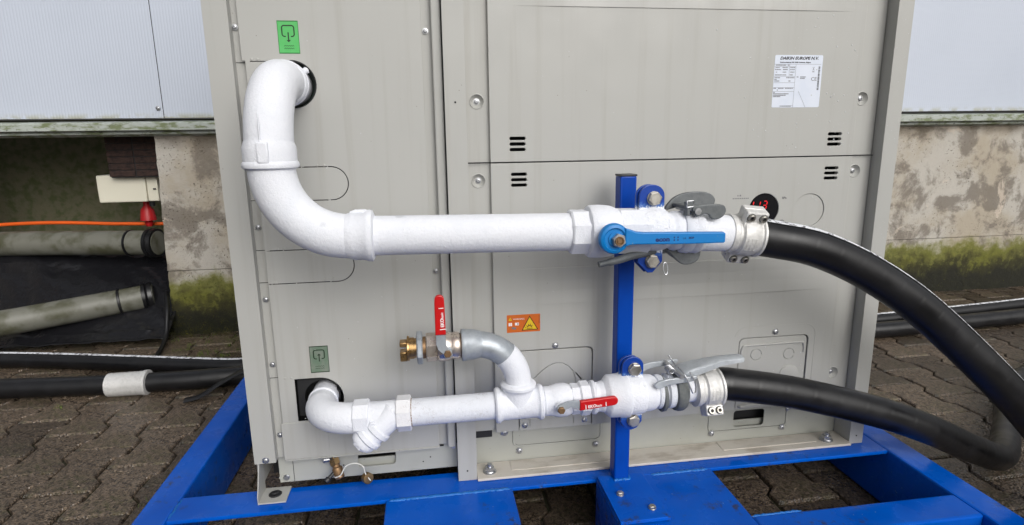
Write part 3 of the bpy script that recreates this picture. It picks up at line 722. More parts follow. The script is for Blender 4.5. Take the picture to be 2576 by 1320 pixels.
    kh = [thick(arcp, .0010), thick([(.3025, .3620), (.3095, .3530), (.3170, .3440)], .0028), thick([(.3330, .3130), (.3325, .2950), (.3265, .2780), (.3120, .2675), (.3020, .2665)], .0024),
          thick([(.2010, .2580), (.2010, .2430)], .0012), thick([(.2990, .2580), (.2990, .2430)], .0012)]
    jc = plate('junction_cover', [(.1785, .2355), (.3385, .2355), (.3385, .4060), (.3350, .4140), (.3270, .4180), (.1785, .4180)], kh, .0016, 'paint', U, (0, .0008, 0))
    S('pressed_bead', [(.186, .0008, .2700), (.190, .0004, .2640), (.198, .0002, .2622), (.300, .0002, .2628), (.318, .0008, .2640)], [.0004, .0011, .0012, .0012, .0004], 'paint', jc, 10)
    for x, z in ((.1895, .2475), (.3230, .2490), (.2570, .4275)): screw(jc if z < .4 else lf, (x, .0008 if z < .4 else 0, z), .0052)
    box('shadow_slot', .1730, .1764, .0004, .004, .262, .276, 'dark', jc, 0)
    # junction cover, right -----------------------------------------
    jr = plate('junction_cover', rrect(.6825, .8475, .2420, .4130, 0, 6, (0, 0, .012, .012)), [thick(circ(.7245, .3730, .0130, 26)[0:25], .0007), thick(circ(.8050, .3700, .0130, 26)[0:25], .0007)], .0016, 'paint', U, (0, .0022, 0))
    S('pressed_bead', catmull([(.6880, .0024, .3720), (.6882, .0016, .3840), (.6910, .0014, .3925), (.7000, .0014, .3965), (.7600, .0014, .3970), (.8300, .0014, .3970), (.8390, .0014, .3930), (.8415, .0016, .3840), (.8418, .0024, .3720)], 6), .0026, 'paint', jr, 12, (0, -1, 0))
    L('knockout_disc', [(0, .0245), (.0014, .0240), (.0016, .0235)], (.8090, .0020, .3180), (0, -1, 0), 'paint', jr, 36)
    for x0 in (.688, .776):
        S('stiffening_rib', [(x0, .0016, .2490), (x0+.004, .0006, .2490), (x0+.050, .0006, .2495), (x0+.056, .0016, .2495)], [.001, .0045, .0045, .001], 'paint', jr, 12)
    screw(jr, (.7605, .0006, .2550), .0052); screw(lf, (.7660, -.0002, .4262), .0055)
    plate('pressed_outline', None, [], .0006, 'paint', lf, (0, -.0006, 0), bev=.0002, many=[thick(rrect(.669, .8655, .2500, .4405, 0, 8, (0, 0, .026, .026))[1:-1], .0016)])
    # maker plate ----------------------------------------------------
    npl = plate('maker_plate', rrect(.7150, .8220, .9170, 1.0210, .003), [], .0004, 'label', uf, (0, -.0004, 0), bev=0); npl['label'] = 'white printed type plate reading DAIKIN EUROPE N.V.'
    Y = -.0006
    text('lettering', 'DAIKIN EUROPE N.V.', .0078, (.7260, Y, 1.0122), 'black_print', npl, shear=.25, bold=.0003, sx=1.17)
    text('lettering', 'Zandvoordestraat 300, 8400 Oostende, Belgium', .0036, (.7260, Y, 1.0055), 'black_print', npl, bold=.0001, sx=.98)
    rules = [((.715, 1.0030), (.819, 1.0030)), ((.7155, .9985), (.7625, .9985)), ((.7625, 1.003), (.7625, .917)), ((.7155, .9790), (.7625, .9790)), ((.7155, .9665), (.7625, .9665)), ((.7155, .9570), (.7625, .9570)), ((.7155, .9490), (.7625, .9490)), ((.7485, .9985), (.7485, .9795)), ((.7325, .9205), (.7625, .9205)), ((.7325, .9205), (.7325, .9172)), ((.772, .950), (.7905, .9175))]
    plate('ruling', None, [], .0002, 'grey_print', npl, (0, Y, 0), bev=0, many=[thick(r, .00045) for r in rules])
    rn = random.Random(5); marks = []
    for z, segs in ((1.0002, [(.7175, .741), (.744, .749)]), (.9955, [(.7175, .727), (.733, .745), (.7500, .7610)]), (.9915, [(.7170, .730), (.734, .745), (.7500, .7605)]), (.9865, [(.7190, .7215), (.734, .742), (.7510, .7600)]), (.9810, [(.7170, .742), (.7500, .7570)]), (.9755, [(.7170, .729), (.743, .7610)]), (.9720, [(.7170, .722)]), (.9690, [(.7170, .7280), (.748, .753)]), (.9545, [(.7165, .7220), (.7265, .7390), (.7420, .7600)]), (.9510, [(.7240, .7265)]), (.9460, [(.7165, .7200)]), (.9435, [(.7165, .7510)]), (.9405, [(.7165, .7450)]), (.9380, [(.7165, .7330)]), (.9188, [(.7345, .7580)]), (.9770, [(.7660, .7700), (.7740, .7860)]), (.9742, [(.7740, .7850)])):
        for x0, x1 in segs:
            x = x0
            while x < x1:
                d = rn.uniform(.0008, .0022); marks.append(rrect(x, min(x+d, x1), z, z+.0019)); x += d + .0006
    plate('lettering', None, [], .0002, 'grey_print', npl, (0, Y, 0), bev=0, many=marks)
    text('lettering', 'CE', .0105, (.7985, Y, .9705), 'grey_print', npl, sx=1.05)
    bars = []; z = .9520
    while z < .9990:
        d = rn.choice((.0005, .0009, .0014)); bars.append([(.8135+(z-.952)*.0, z), (.8175, z), (.8175, z+d), (.8135, z+d)]); z += d + rn.choice((.0005, .0008))
    plate('barcode', None, [], .0002, 'black_print', npl, (0, Y, 0), bev=0, many=bars)
    plate('bin_symbol', None, [], .0002, 'grey_print', npl, (0, Y, 0), bev=0, many=[thick([(.8005, .9975), (.8045, .9905)], .0006), thick([(.8045, .9975), (.8005, .9905)], .0006), rrect(.8000, .8050, .9875, .9888)])
    # warning sticker -------------------------------------------------
    ws = plate('warning_sticker', rrect(.1535, .2245, .4620, .5005, .001), [], .0004, 'orange', lf, (0, -.0003, 0), bev=0); ws['label'] = 'orange warning sticker with yellow triangle'
    plate('triangle_border', [(.1845, .4655), (.2205, .4660), (.2020, .4975)], [], .0002, 'maroon', ws, (0, -.0005, 0), bev=0)
    plate('triangle', [(.1875, .4672), (.2175, .4676), (.2020, .4940)], [], .0002, 'yellow', ws, (0, -.0007, 0), bev=0)
    rays = []
    for a in range(9):
        an = math.radians(20+a*18); c0 = Vector((.2015, .4712)); d = Vector((math.cos(an), math.sin(an)))
        rays.append(thick([tuple(c0+d*.0035), tuple(c0+d*(.0085 if a % 2 else .0062))], .0011))
    plate('burst', None, [], .0002, 'maroon', ws, (0, -.0009, 0), bev=0, many=rays + [rrect(.1955, .2080, .4690, .4702), circ(.1935, .4712, .0009, 8)])
    plate('small_triangle', [(.1570, .4885), (.1645, .4885), (.1608, .4955)], [thick([(.1608, .4900), (.1608, .4930)], .0012)], .0002, 'yellow', ws, (0, -.0005, 0), bev=0)
    text('lettering', 'WARNING', .0050, (.1665, -.0006, .4895), 'white_print', ws, sx=1.02)
    plate('icons', None, [], .0002, 'white_print', ws, (0, -.0005, 0), bev=0, many=[rrect(.1570, .1605, .4765, .4835), rrect(.1610, .1645, .4765, .4835), rrect(.1705, .1790, .4775, .4835)])
    plate('icons', None, [], .0002, 'grey_print', ws, (0, -.0006, 0), bev=0, many=[rrect(.1755, .1780, .4788, .4820), [(.1625, .4705), (.1715, .4680), (.1740, .4725), (.1650, .4745)]])
    plate('small_print', None, [], .0002, 'maroon', ws, (0, -.0005, 0), bev=0, many=[rrect(.2218, .2230, .4800+i*.0022, .4815+i*.0022) for i in range(8)])
    # pictogram stickers ---------------------------------------------
    def picto(x, z, down, mat, label):
        wd, ht = .0365, .0565
        s = plate('pictogram_sticker', rrect(x, x+wd, z, z+ht, .001), [], .0004, mat, lp, (0, -.0003, 0), bev=0); s['label'] = label
        cx = x+wd/2; zt = z+ht-.0085; zb = z+ht-.027; h = .0105; r = .004
        def q(cx_, cz_, a0, a1): return [(cx_+r*math.cos(math.radians(a0+(a1-a0)*i/5)), cz_+r*math.sin(math.radians(a0+(a1-a0)*i/5))) for i in range(6)]
        lft = [(cx-.0045, zb)] + q(cx-h+r, zb+r, 270, 180) + [(cx-h, zt-r)] + q(cx-h+r, zt-r, 180, 90) + [(cx-.001, zt)]
        rg = [(cx+.0045, zb)] + q(cx+h-r, zb+r, 270, 360) + [(cx+h, zt-r)] + q(cx+h-r, zt-r, 0, 90) + [(cx-.001, zt)]
        loops = [thick(lft, .0021), thick(rg, .0021)]
        a0, a1 = (zb+.007, zb-.006); tip = -1 if down else 1
        loops.append(thick([(cx, a0), (cx, a1)], .0022))
        at_ = a1 if down else a0
        loops.append([(cx-.0038, at_), (cx+.0038, at_), (cx, at_+tip*.0042)])
        for k in range(2):
            zz = z + .0135 - k*.0045
            loops.append(thick([(cx-.0085+i*.0017, zz+(.0009 if i % 2 else -.0009)) for i in range(11)], .0009))
        plate('pictogram', None, [], .0002, 'ink', s, (0, -.0006, 0), bev=0, many=loops)
        e = .0009
        plate('border', rrect(x, x+wd, z, z+ht), [rrect(x+e, x+wd-e, z+e*2, z+ht-e*2)], .0002, 'green_edge' if down else 'ink', s, (0, -.0005, 0), bev=0)
    picto(-.2530, 1.0180, True, 'green', 'bright green sticker with arrow pointing down out of a frame')
    picto(-.2485, .4025, False, 'green2', 'faded green sticker with arrow pointing up into a frame')
    # base ------------------------------------------------------------
    bl = plate('base_rail', rrect(-.336, .0400, .1520, .2600), [rrect(-.172, -.0925, .1720, .2040, .008, 4, (.001, .008, .001, .001))], .0018, 'base', U, (0, .0200, 0))
    box('bracket_inside', -.19, -.08, .030, .034, .150, .186, 'base', bl, .001)
    for x, z in ((-.034, .1715), (-.018, .181), (-.203, .1800)): L('hole', [(0, .0016), (.0006, .0016)], (x, .0199, z), (0, -1, 0), 'dark', bl, 12)
    plate('seam', rrect(-.3070, -.3060, .1530, .2140), [], .0004, 'dark', bl, (0, .0195, 0), bev=0)
    hexbolt(bl, (-.322, .0200, .1640), (0, -1, 0), .0055, .005, 'steel', 'screw'); L('hole', [(0, .004), (.0006, .004)], (-.3335, .0199, .1635), (0, -1, 0), 'base', bl, 16)
    plate('clip', rrect(-.012, .012, .2060, .2095), [], .002, 'dark', bl, (0, .0165, 0), bev=0)
    hexbolt(bl, (.0330, .0200, .2030), (0, -1, 0), .0045, .006, 'steel', 'screw')
    br = plate('base_rail', rrect(.0780, .9680, .1410, .2500), [rrect(.7000, .7780, .1780, .2200, .007)], .0018, 'base', U, (0, .0360, 0))
    box('bracket_inside', .69, .79, .047, .051, .160, .190, 'base', br, .001)
    def pocket(x0, x1, z0):
        pts = [(x0, .245)] + [(x0+.012-.012*math.cos(math.radians(a)), z0+.012-.012*math.sin(math.radians(a))) for a in range(0, 91, 15)] + [(x1-.012+.012*math.sin(math.radians(a)), z0+.012-.012*math.cos(math.radians(a))) for a in range(0, 91, 15)] + [(x1, .245)]
        S('pressed_bead', [(x, .0352, z) for x, z in pts], .0017, 'base', br, 8, (0, -1, 0), 60)
        plate('painted_shadow_line', None, [], .0002, 'dark', br, (0, .0341, 0), bev=0, many=[thick([(q[0]+(.0022 if q[0] < (x0+x1)/2 else -.0022), q[1]+.0021) for q in pts[4:-4]], .0007)])  # dark line drawn inside the bead, its shadow put in as colour
    pocket(.168, .372, .1795); pocket(.637, .836, .1710)
    for x in (.182, .361, .645, .826): screw(br, (x, .0342, .1680), .0056)
    screw(br, (.148, .0342, .2160), .006); screw(br, (.838, .0342, .215), .0045)
    box('inner_duct', .0830, .1230, .0120, .030, .236, .30, 'paint', br, .001); box('inner_duct', .0830, .1190, .0180, .030, .2170, .2340, 'dark', br, .001)
    bf = box('base_flange', .0812, .9660, -.0290, .0345, .1403, .1462, 'paint_dirty', U, .0012)
    for x0, x1 in ((.158, .398), (.655, .890)):
        box('pressed_tread', x0, x1, -.0080, .0300, .1455, .1474, 'paint_dirty', bf, .0008)
    for x, y in ((.1095, -.004), (.9180, -.004)):
        bm = bmesh.new(); q = Vector((x, y, .1462))
        lathe(bm, [(0, .0145), (.0022, .0148), (.0028, .0135)], q, (0, 0, 1), 30); lathe(bm, [(.0026, .0122), (.0035, .0128), (.0052, .0118)], q, (0, 0, 1), 30)
        lathe(bm, [(.0050, .0095), (.0125, .0095), (.0135, .0080)], q, (0, 0, 1), 6); lathe(bm, [(.0130, .0060), (.0185, .0058), (.0195, .0045)], q, (0, 0, 1), 16)
        fin('anchor_bolt', bm, 'steel', bf, 28)
    # left foot bracket: upright cheek and foot with big hole plug
    fb = plate('foot_bracket', [(-.0370, .1402), (.0195, .1402), (.0195, .2130), (.0100, .2300), (-.0070, .2300), (-.0085, .2130), (-.0300, .1680), (-.0370, .1560)], [], .0022, 'paint', U, (-.3660, 0, 0), (Vector((0, 1, 0)), Vector((0, 0, 1)), Vector((1, 0, 0))), .0006)
    box('foot', -.3682, -.3130, -.0370, .0190, .1402, .1432, 'paint', fb, .0010)
    L('bolt', [(0, .0128), (.0012, .0132), (.0024, .0118), (.0024, .0088), (.0018, .0085)], (-.3405, -.0080, .1431), (0, 0, 1), 'blackcap', fb, 28)
    hexbolt(fb, (-.3405, -.0080, .1448), (0, 0, 1), .0070, .004, 'blackcap', 'bolt', False)
    # rain drops on the sheet metal ----------------------------------
    def drops(par, y, spots, seed):
        rn = random.Random(seed); bm = bmesh.new()
        for (x, z, s) in spots:
            for q in range(1):
                r = s*.62; rows = []
                for lat in range(4):
                    a = lat/3*math.pi/2
                    rows.append([bm.verts.new((x + r*math.cos(a)*math.cos(t_), y - r*.55*math.sin(a) + .0001, z + r*math.cos(a)*math.sin(t_)*(1.35 if math.sin(t_) > 0 else 1.0))) for t_ in [2*math.pi*k/8 for k in range(8)]] if lat < 3 else [bm.verts.new((x, y-r*.55, z))])
                for A, B in zip(rows, rows[1:]):
                    for k in range(8):
                        if len(B) == 1: bm.faces.new((A[k], A[(k+1) % 8], B[0]))
                        else: bm.faces.new((A[k], A[(k+1) % 8], B[(k+1) % 8], B[k]))
        o = fin('raindrops', bm, 'water', par, 80); o['kind'] = 'stuff'
    rn = random.Random(11)
    drops(uf, 0, [(rn.triangular(.62, .905, .90), rn.uniform(.83, 1.12), rn.choice((.0009, .0012, .0015, .0026))) for _ in range(95)] + [(rn.uniform(.14, .7), rn.uniform(.83, 1.12), rn.uniform(.0008, .0016)) for _ in range(26)] + [(.586, 1.068, .0026), (.775, .884, .0028), (.776, .876, .0022), (.848, .938, .0030), (.885, .907, .0026)], 1)
    drops(lf, 0, [(rn.triangular(.62, .905, .90), rn.uniform(.27, .80), rn.choice((.0009, .0012, .0018))) for _ in range(60)] + [(rn.uniform(.14, .6), rn.uniform(.27, .80), rn.uniform(.0008, .0016)) for _ in range(24)], 2)
    drops(lp, 0, [(rn.uniform(-.29, -.01), rn.uniform(.23, 1.12), rn.choice((.0008, .0010, .0017))) for _ in range(40)], 3)
    drops(pr, -.020, [(rn.uniform(.968, .998), rn.uniform(.18, 1.12), rn.choice((.0009, .0013, .0018))) for _ in range(50)], 4)
cabinet()

# ================================================================== SUPPORT POLE + CLAMPS
def pole():
    t = thing('support_pole', 'blue square tube post bolted to the skid, carrying both pipe clamps', 'post')
    x0, x1, y0, y1 = .3665, .3995, -.0845, -.0515; z0, z1 = .1485, .789; lean = -.0015
    def lx(z): return lean*(z-z0)/(z1-z0)
    o = box('tube', x0, x1, y0, y1, z0, z1, 'pole', t, .0035)
    for v in o.data.vertices: v.co.x += lx(v.co.z)
    c = box('end_cap', x0+lx(z1)-.0004, x1+lx(z1)+.0004, y0-.0004, y1+.0004, z1-.001, z1+.0030, 'blackcap', t, .0012)
    box('base_plate', .3350, .4355, -.2200, -.0640, .1405, .1485, 'blue', t, .0016)
    pts = [Vector(q) for q in ((x0, y0-.001, z0), (x1, y0-.001, z0), (x1+.001, y1, z0))]
    bp = []
    for a, b in zip(pts, pts[1:]): bp += [a.lerp(b, i/14) + Vector((random.uniform(-1, 1), random.uniform(-1, 1), 0))*.0008 for i in range(14)]
    S('weld_bead', bp, [.0036+random.uniform(-.0006, .0008) for _ in bp], 'weld', t, 10, (0, 0, 1), 60)
    for x, y in ((.3625, -.1365), (.4095, -.1900)):
        hexbolt(t, (x, y, .1485), (0, 0, 1), .0062, .0068, 'bolt')
pole()
def rimed(name, cz, r):
    p = Mat(name, lin(0, 58, 150), .34); p.mix(p.ramp(p.noise(9, 4), .45, .7, 0, .4), lin(0, 42, 118))
    d = p.math('ABSOLUTE', p.math('SUBTRACT', p.z()[2], cz), 0)
    d = p.math('ADD', d, p.math('MULTIPLY', p.math('SUBTRACT', p.noise(260, 4, .7), .5), .022))
    p.mix(p.ramp(d, r+.016, r+.004, 0, .35), lin(120, 170, 220)); k = p.ramp(d, r+.007, r+.0025, 0, 1)
    p.mix(k, lin(234, 237, 244)); p.rgh(p.ramp(k, 0, 1, .34, .75)); p.bump(p.math('MULTIPLY', k, p.noise(500, 3)), .5, .002); return p.m
def clamp(label, c, zt, zb, x0, x1, r, mat, pointy, arm):
    ear = rimed('rimed_blue', c[2], r)
    t = thing('pipe_clamp', label, 'clamp')
    cx = (x0+x1)/2; cz = c[2]; hw = (x1-x0)/2
    top = [(x0, cz+r*.5), (x1, cz+r*.5), (x1, zt-.020)] + [(cx+hw*math.cos(math.radians(a))*(1 if a < 90 else 1), zt-.020+.020*math.sin(math.radians(a))) for a in range(15, 166, 15)] + [(x0, zt-.020)]
    if pointy: bot = [(x0, cz-r*.5), (x0, zb+.020), (cx-.004, zb), (cx+.006, zb), (x1, zb+.020), (x1, cz-r*.5)]
    else: bot = [(x0, cz-r*.5), (x0, zb+.018), (x0+.010, zb+.004), (cx, zb), (x1-.010, zb+.004), (x1, zb+.018), (x1, cz-r*.5)]
    for y, dx in ((c[1]-.0085, 0), (c[1]+.0010, -.003)):
        plate('strap_ear', [(a+dx, b) for a, b in top], [], .0060, ear, t, (0, y, 0), bev=.0012); plate('strap_ear', [(a+dx, b) for a, b in bot], [], .0060, ear, t, (0, y, 0), bev=.0012)
    for z in (zt-.0245, zb+.0215):
        hexbolt(t, (cx+.003, c[1]-.0085, z), (0, -1, 0), .0110, .0095, 'bolt')
        L('bolt_shank', [(0, .006), (.026, .006)], (cx+.003, c[1]-.010, z), (0, 1, 0), 'bolt', t, 16)
    # rime-covered strap round the pipe
    L('strap_band', [(x0+.0+.004, r-.003), (x0+.005, r+.0015), (x0+.012, r+.0032), (x1-.008, r+.0030), (x1+.001, r+.0010), (x1+.002, r-.003)], (0, c[1], cz), (1, 0, 0), mat, t, 48)
    if arm: box('arm', cx-.022, cx+.012, c[1]+.005, -.083, cz-.030, cz+.030, 'pole', t, .002)
clamp('upper blue pipe clamp bolted around the blue-handled valve line, pointed lower ear', (0, -.160, .6975), .7785, .6185, .3720, .4190, .0365, 'frost_fluffy', True, True)
clamp('lower blue pipe clamp bolted around the pipe beside the red-handled frosted valve', (0, -.120, .3600), .4410, .2860, .3625, .4060, .0375, 'frost_fluffy', False, False)

# ================================================================== UPPER PIPE LINE
def upper():
    t = thing('frosted_pipe', 'thick frost-white pipe with two bends running from upper hole to blue valve', 'pipe')
    X, Y0, zc, R = -.2465, -.160, .9640, .116
    a = [Vector((X, .030, zc)), Vector((X, -.02, zc))] + arc((X, Y0+R, zc-R), (0, 0, 1), (0, -1, 0), R, 20) + [Vector((X-.0005, Y0, .838))]
    for q in a: q.x += .0035*max(0, 1 + min(0, q.y + .02)/.14)
    S('bend', a, [.0378]*(len(a)-2) + [.0380, .0382], 'frost', t, 48, (1, 0, 0))
    L('collar', [(0, .038), (.001, .0390), (.010, .0405), (.016, .0405), (.018, .0388), (.024, .0388), (.026, .0405), (.032, .0400), (.035, .038)], (X+.0035, -.004, zc), (0, -1, 0), 'frost', t, 48)
    L('lug', [(0, .006), (.008, .006), (.010, .003)], (X+.035, -.014, zc+.020), (.8, -.2, .5), 'frost', t, 16)
    L('socket', [(0, .0380), (.004, .0390), (.010, .0410), (.014, .0414), (.032, .0414), (.034, .0430), (.038, .0442), (.042, .0432), (.045, .0385)], (X-.0005, Y0, .8635), (0, 0, -1), 'frost', t, 48)
    box('parting_rib', X-.010, X+.008, Y0-.0445, Y0-.036, .829, .862, 'frost', t, .003)
    S('parting_line', [(X-.004, Y0-.0374, .905), (X-.004, Y0-.0378, .880), (X-.004, Y0-.0384, .860)], [.0006, .0014, .0014], 'frost', t, 14, (1, 0, 0))
    Xb = X-.0003; R2 = .116; zc2 = .7050
    b = [Vector((Xb, Y0, .845))] + arc((Xb+R2, Y0, zc2+R2), (-1, 0, 0), (0, 0, -1), R2, 24) + [Vector((-.110, Y0, zc2-.0004))]
    S('bend', b, .0374, 'frost', t, 48, (0, -1, 0))
    ax = (1, 0, -.0175)
    L('socket', [(0, .0374), (.006, .0392), (.013, .0408), (.030, .0412), (.033, .0432), (.038, .0440), (.043, .0432), (.046, .036)], (-.1365, Y0, .7052), ax, 'frost', t, 48)
    S('parting_rib', [(-.128, Y0-.005, .7440), (-.119, Y0-.005, .7460), (-.104, Y0-.005, .7462), (-.098, Y0-.005, .7450)], [.003, .004, .004, .003], 'frost', t, 12)
    L('pipe', [(0, .0335), (.02, .0335), (.340, .0333), (.346, .0333)], (-.098, Y0, .7043), ax, 'frost', t, 56)
    # ball valve, blue handle
    v = thing('ball_valve', 'frosted ball valve with long light-blue lever handle', 'valve')
    o = (.2455, Y0, .6982)
    hexp('hex_end', 0, .036, .0375, o, ax, 'frost', v, 8, .003, math.pi/8)
    L('body', [(.030, .036), (.034, .0450), (.037, .0466), (.052, .0474), (.062, .0470), (.074, .0455), (.086, .0405), (.090, .0385)], o, ax, 'frost', v, 56)
    hexp('hex_end', .086, .1455, .0388, o, ax, 'frost', v, 8, .003, math.pi/8)
    sx, sz = .3080, .6945
    L('stem', [(0, .015), (.03, .015), (.032, .012), (.040, .012)], (sx, Y0-.034, sz), (0, -1, 0), 'hblue', v, 24)
    h = L('handle_boss', [(0, .0225), (.004, .0240), (.010, .0262), (.016, .0262), (.020, .0240), (.022, .0195), (.021, .0180), (.019, .0170)], (sx-.001, -.2130, sz), (0, -1, 0), 'hblue', v, 44)
    bar = [(sx+.016, sz-.0130), (sx+.026, sz-.0105), (sx+.036, sz-.0100), (.420, .6820), (.500, .6812), (.5025, .6832), (.5025, .6975), (.4995, .7000), (.420, .7025), (sx+.050, .7045), (sx+.036, .7060), (sx+.027, .7095), (sx+.016, .7130)]
    hb = plate('handle', bar, [], .0110, 'hblue', v, (0, -.2370, 0), bev=.0022)
    text('lettering', 'econ', .0105, (.3765, -.2372, .6885), 'navy_print', hb, bold=.0004, sx=1.22)
    plate('lettering', None, [], .0002, 'navy_print', hb, (0, -.2372, 0), bev=0, many=[rrect(.4085, .4110, .6930, .6955), rrect(.4150, .4175, .6930, .6955), rrect(.4085, .4110, .6885, .6910), rrect(.4150, .4175, .6885, .6910)])
    text('lettering', '1/4', .0048, (.4245, -.2372, .6905), 'navy_print', hb); text('lettering', 'MOP', .0045, (.4355, -.2372, .6910), 'navy_print', hb, bold=.0002)
    hexp('stem_nut', 0, .010, .0105, (sx+.004, -.2330, sz-.0015), (0, -1, 0), 'steel', v, 6, .0012, .2)
    L('stem_end', [(.008, .0078), (.0125, .0076), (.0125, .0060), (.0105, .0058)], (sx+.004, -.2330, sz-.0015), (0, -1, 0), 'rustbrass', v, 20)
    box('stem_square', sx-.0002, sx+.0078, -.2448, -.236, sz-.0055, sz+.0025, 'rustbrass', v, .0008)
    # lever coupling
    k = thing('lever_coupling', 'frosted pipe coupling with dark grey lever cheeks beside the upper clamp', 'coupling')
    ax2 = Vector((1, 0, -.085)).normalized(); o2 = Vector((.3920, Y0, .6972))
    L('male_end', [(0, .036), (.001, .0355), (.032, .0352), (.036, .0325), (.040, .0325), (.044, .0352), (.052, .0362), (.058, .0345), (.062, .0340)], o2, ax2, 'frost', k, 48)
    L('seal_ring', [(.060, .037), (.064, .0395), (.076, .0400), (.080, .0385), (.081, .036)], o2, ax2, 'frost_grey', k, 48)
    L('female_end', [(.080, .036), (.084, .0390), (.094, .0395), (.098, .0365), (.104, .0350), (.150, .0335), (.165, .0325)], o2, ax2, 'frost', k, 48)
    W = Vector((0, -1, 0))
    # front cheek lobe, rear cheek lobe, bridge with clip eye, lower cheek and closing lever
    front = [(.4600, .7390), (.4640, .7260), (.4690, .7215), (.4800, .7265), (.4900, .7250), (.4960, .7180), (.5060, .7160), (.5170, .7205), (.5225, .7290), (.5215, .7370), (.5150, .7420), (.4950, .7435), (.4750, .7425)]
    plate('cheek', soft(front), [circ(.4690, .7320, .0026, 12)], .0075, 'dalu', k, (0, -.1960, 0), bev=.0018)
    rear = [(.4330, .7270), (.4400, .7405), (.4520, .7510), (.4700, .7575), (.4950, .7590), (.5150, .7560), (.5260, .7470), (.5270, .7380), (.5200, .7300), (.5050, .7275), (.4800, .7300), (.4600, .7330), (.4480, .7290)]
    plate('cheek', soft([(x*1.045-.012, z) for x, z in rear]), [], .0090, 'dalu', k, (0, -.1230, 0), bev=.0020)
    bm = bmesh.new(); bx(bm, .4530, .4680, -.1930, -.1250, .7340, .7400, .0015); bx(bm, .4510, .4570, -.1930, -.1780, .7240, .7480, .0012); fin('bridge', bm, 'dalu', k, 20)
    S('clip_eye', [(.4500, -.1935, .7390), (.4500, -.1935, .7500), (.4620, -.1935, .7505), (.4625, -.1935, .7400), (.4500, -.1935, .7390)], .0012, 'steel', k, 8, (0, -1, 0))
    low = [(.4200, .6640), (.4340, .6520), (.4550, .6330), (.4700, .6290), (.4850, .6330), (.4930, .6420), (.4940, .6580), (.4800, .6660), (.4500, .6720)]
    plate('cheek', soft(low), [], .010, 'dalu', k, (0, -.1650, 0), bev=.0022)
    plate('cheek', soft([(x+.004, z+.002) for x, z in low]), [], .010, 'dalu', k, (0, -.1220, 0), bev=.0022)
    S('closing_lever', catmull([(.4400, -.150, .6560), (.4000, -.165, .6560), (.3600, -.178, .6540), (.3250, -.184, .6470), (.2940, -.186, .6420)], 6), [.006]*8 + [.0072]*9 + [.0068]*4 + [.0055]*4, 'dalu', k, 14)
    S('split_ring', [Vector((.4165, -.1900, .6300)) + Vector((math.cos(a)*.0042, math.sin(a)*.003, math.sin(a)*.0105)) for a in [2*math.pi*i/20 for i in range(21)]], .0009, 'steel', k, 8, (0, -1, 0))
    L('pivot', [(0, .006), (.085, .006)], (.469, -.199, .7320), (0, 1, 0), 'steel', k, 16)
    # hose clamp
    hclamp('two-part cast aluminium hose clamp gripping the upper hose beside the display', Vector((.5440, -.160, .6845)), Vector((1, -.01, -.115)), .0365, .061, math.radians(24))
def hclamp(label, o, ax, r, ln, th):
    t = thing('hose_clamp', label, 'clamp'); a, u, v = frame_of(ax)
    L('shell', [(0, r*.86), (.001, r*.98), (.010, r*.98), (.013, r*.90), (.017, r*.90), (.020, r*1.04), (.028, r*1.06), (ln-.014, r*1.06), (ln-.010, r*1.00), (ln-.006, r*1.00), (ln-.004, r*1.09), (ln, r*1.09), (ln+.001, r*.8)], o, a, 'alu', t, 48)
    for s in (1, -1):
        d = (u*math.cos(th) + v*math.sin(th))*s; tn = a.cross(d)      # radial and tangential directions
        for half in (1, -1):
            e0, e1 = (.0006, .0150)
            prof = [(r*.80, e0), (r*1.52, e0), (r*1.52, e1-.002), (r*1.47, e1), (r*.95, e1), (r*.70, e1+.008)]
            bm = bmesh.new(); A = [bm.verts.new(o + a*.0165 + d*p_ + tn*half*q_) for p_, q_ in prof]; B = [bm.verts.new(o + a*(ln-.0025) + d*p_ + tn*half*q_) for p_, q_ in prof]
            for i in range(len(prof)): bm.faces.new((A[i], A[(i+1) % 6], B[(i+1) % 6], B[i]))
            bm.faces.new(A); bm.faces.new(B[::-1])
            bmesh.ops.recalc_face_normals(bm, faces=bm.faces); bmesh.ops.bevel(bm, geom=list(bm.edges), offset=.0012, segments=1, affect='EDGES')
            fin('ear', bm, 'alu', t, 15)
            for k in (.0260, ln-.0115):
                q = o + a*k + d*r*1.24 + tn*half*(.0146)
                bm = bmesh.new(); lathe(bm, [(0, .0066), (.0045, .0066), (.0052, .0060), (.0052, .0036), (.0015, .0034)], q, tn*half, 22)
                fin('socket_screw', bm, 'bolt', t)
                L('recess_ring', [(-.001, .0078), (.0010, .0079), (.0010, .0074)], q, tn*half, 'ring_grey', t, 24)
                L('socket_hole', [(.0014, .0034), (.0030, .0034)], q, tn*half, 'dark', t, 6)
    # cast-in lettering bumps
    bm = bmesh.new(); rn = random.Random(4)
    for i in range(3):
        for k in range(8):
            an = th + math.pi*.5*(1 if th < -.1 else .72) + .0 + k*.085*(1) + .1; q0 = .027 + i*.0075
            d = u*math.cos(an)+v*math.sin(an); e = a.cross(d); q = o + a*q0 + d*r*1.06
            wd, hg = rn.uniform(.0007, .0011), rn.uniform(.0016, .0030)
            vs = [bm.verts.new(q + a*sx_*hg + e*sy_*wd + d*sz_) for sx_, sy_, sz_ in ((-1, -1, 0), (1, -1, 0), (1, 1, 0), (-1, 1, 0), (-1, -1, .0009), (1, -1, .0009), (1, 1, .0009), (-1, 1, .0009))]
            for f_ in ((4, 5, 6, 7), (0, 1, 5, 4), (1, 2, 6, 5), (2, 3, 7, 6), (3, 0, 4, 7)): bm.faces.new([vs[j] for j in f_])
    fin('cast_marks', bm, 'alu', t)
upper()

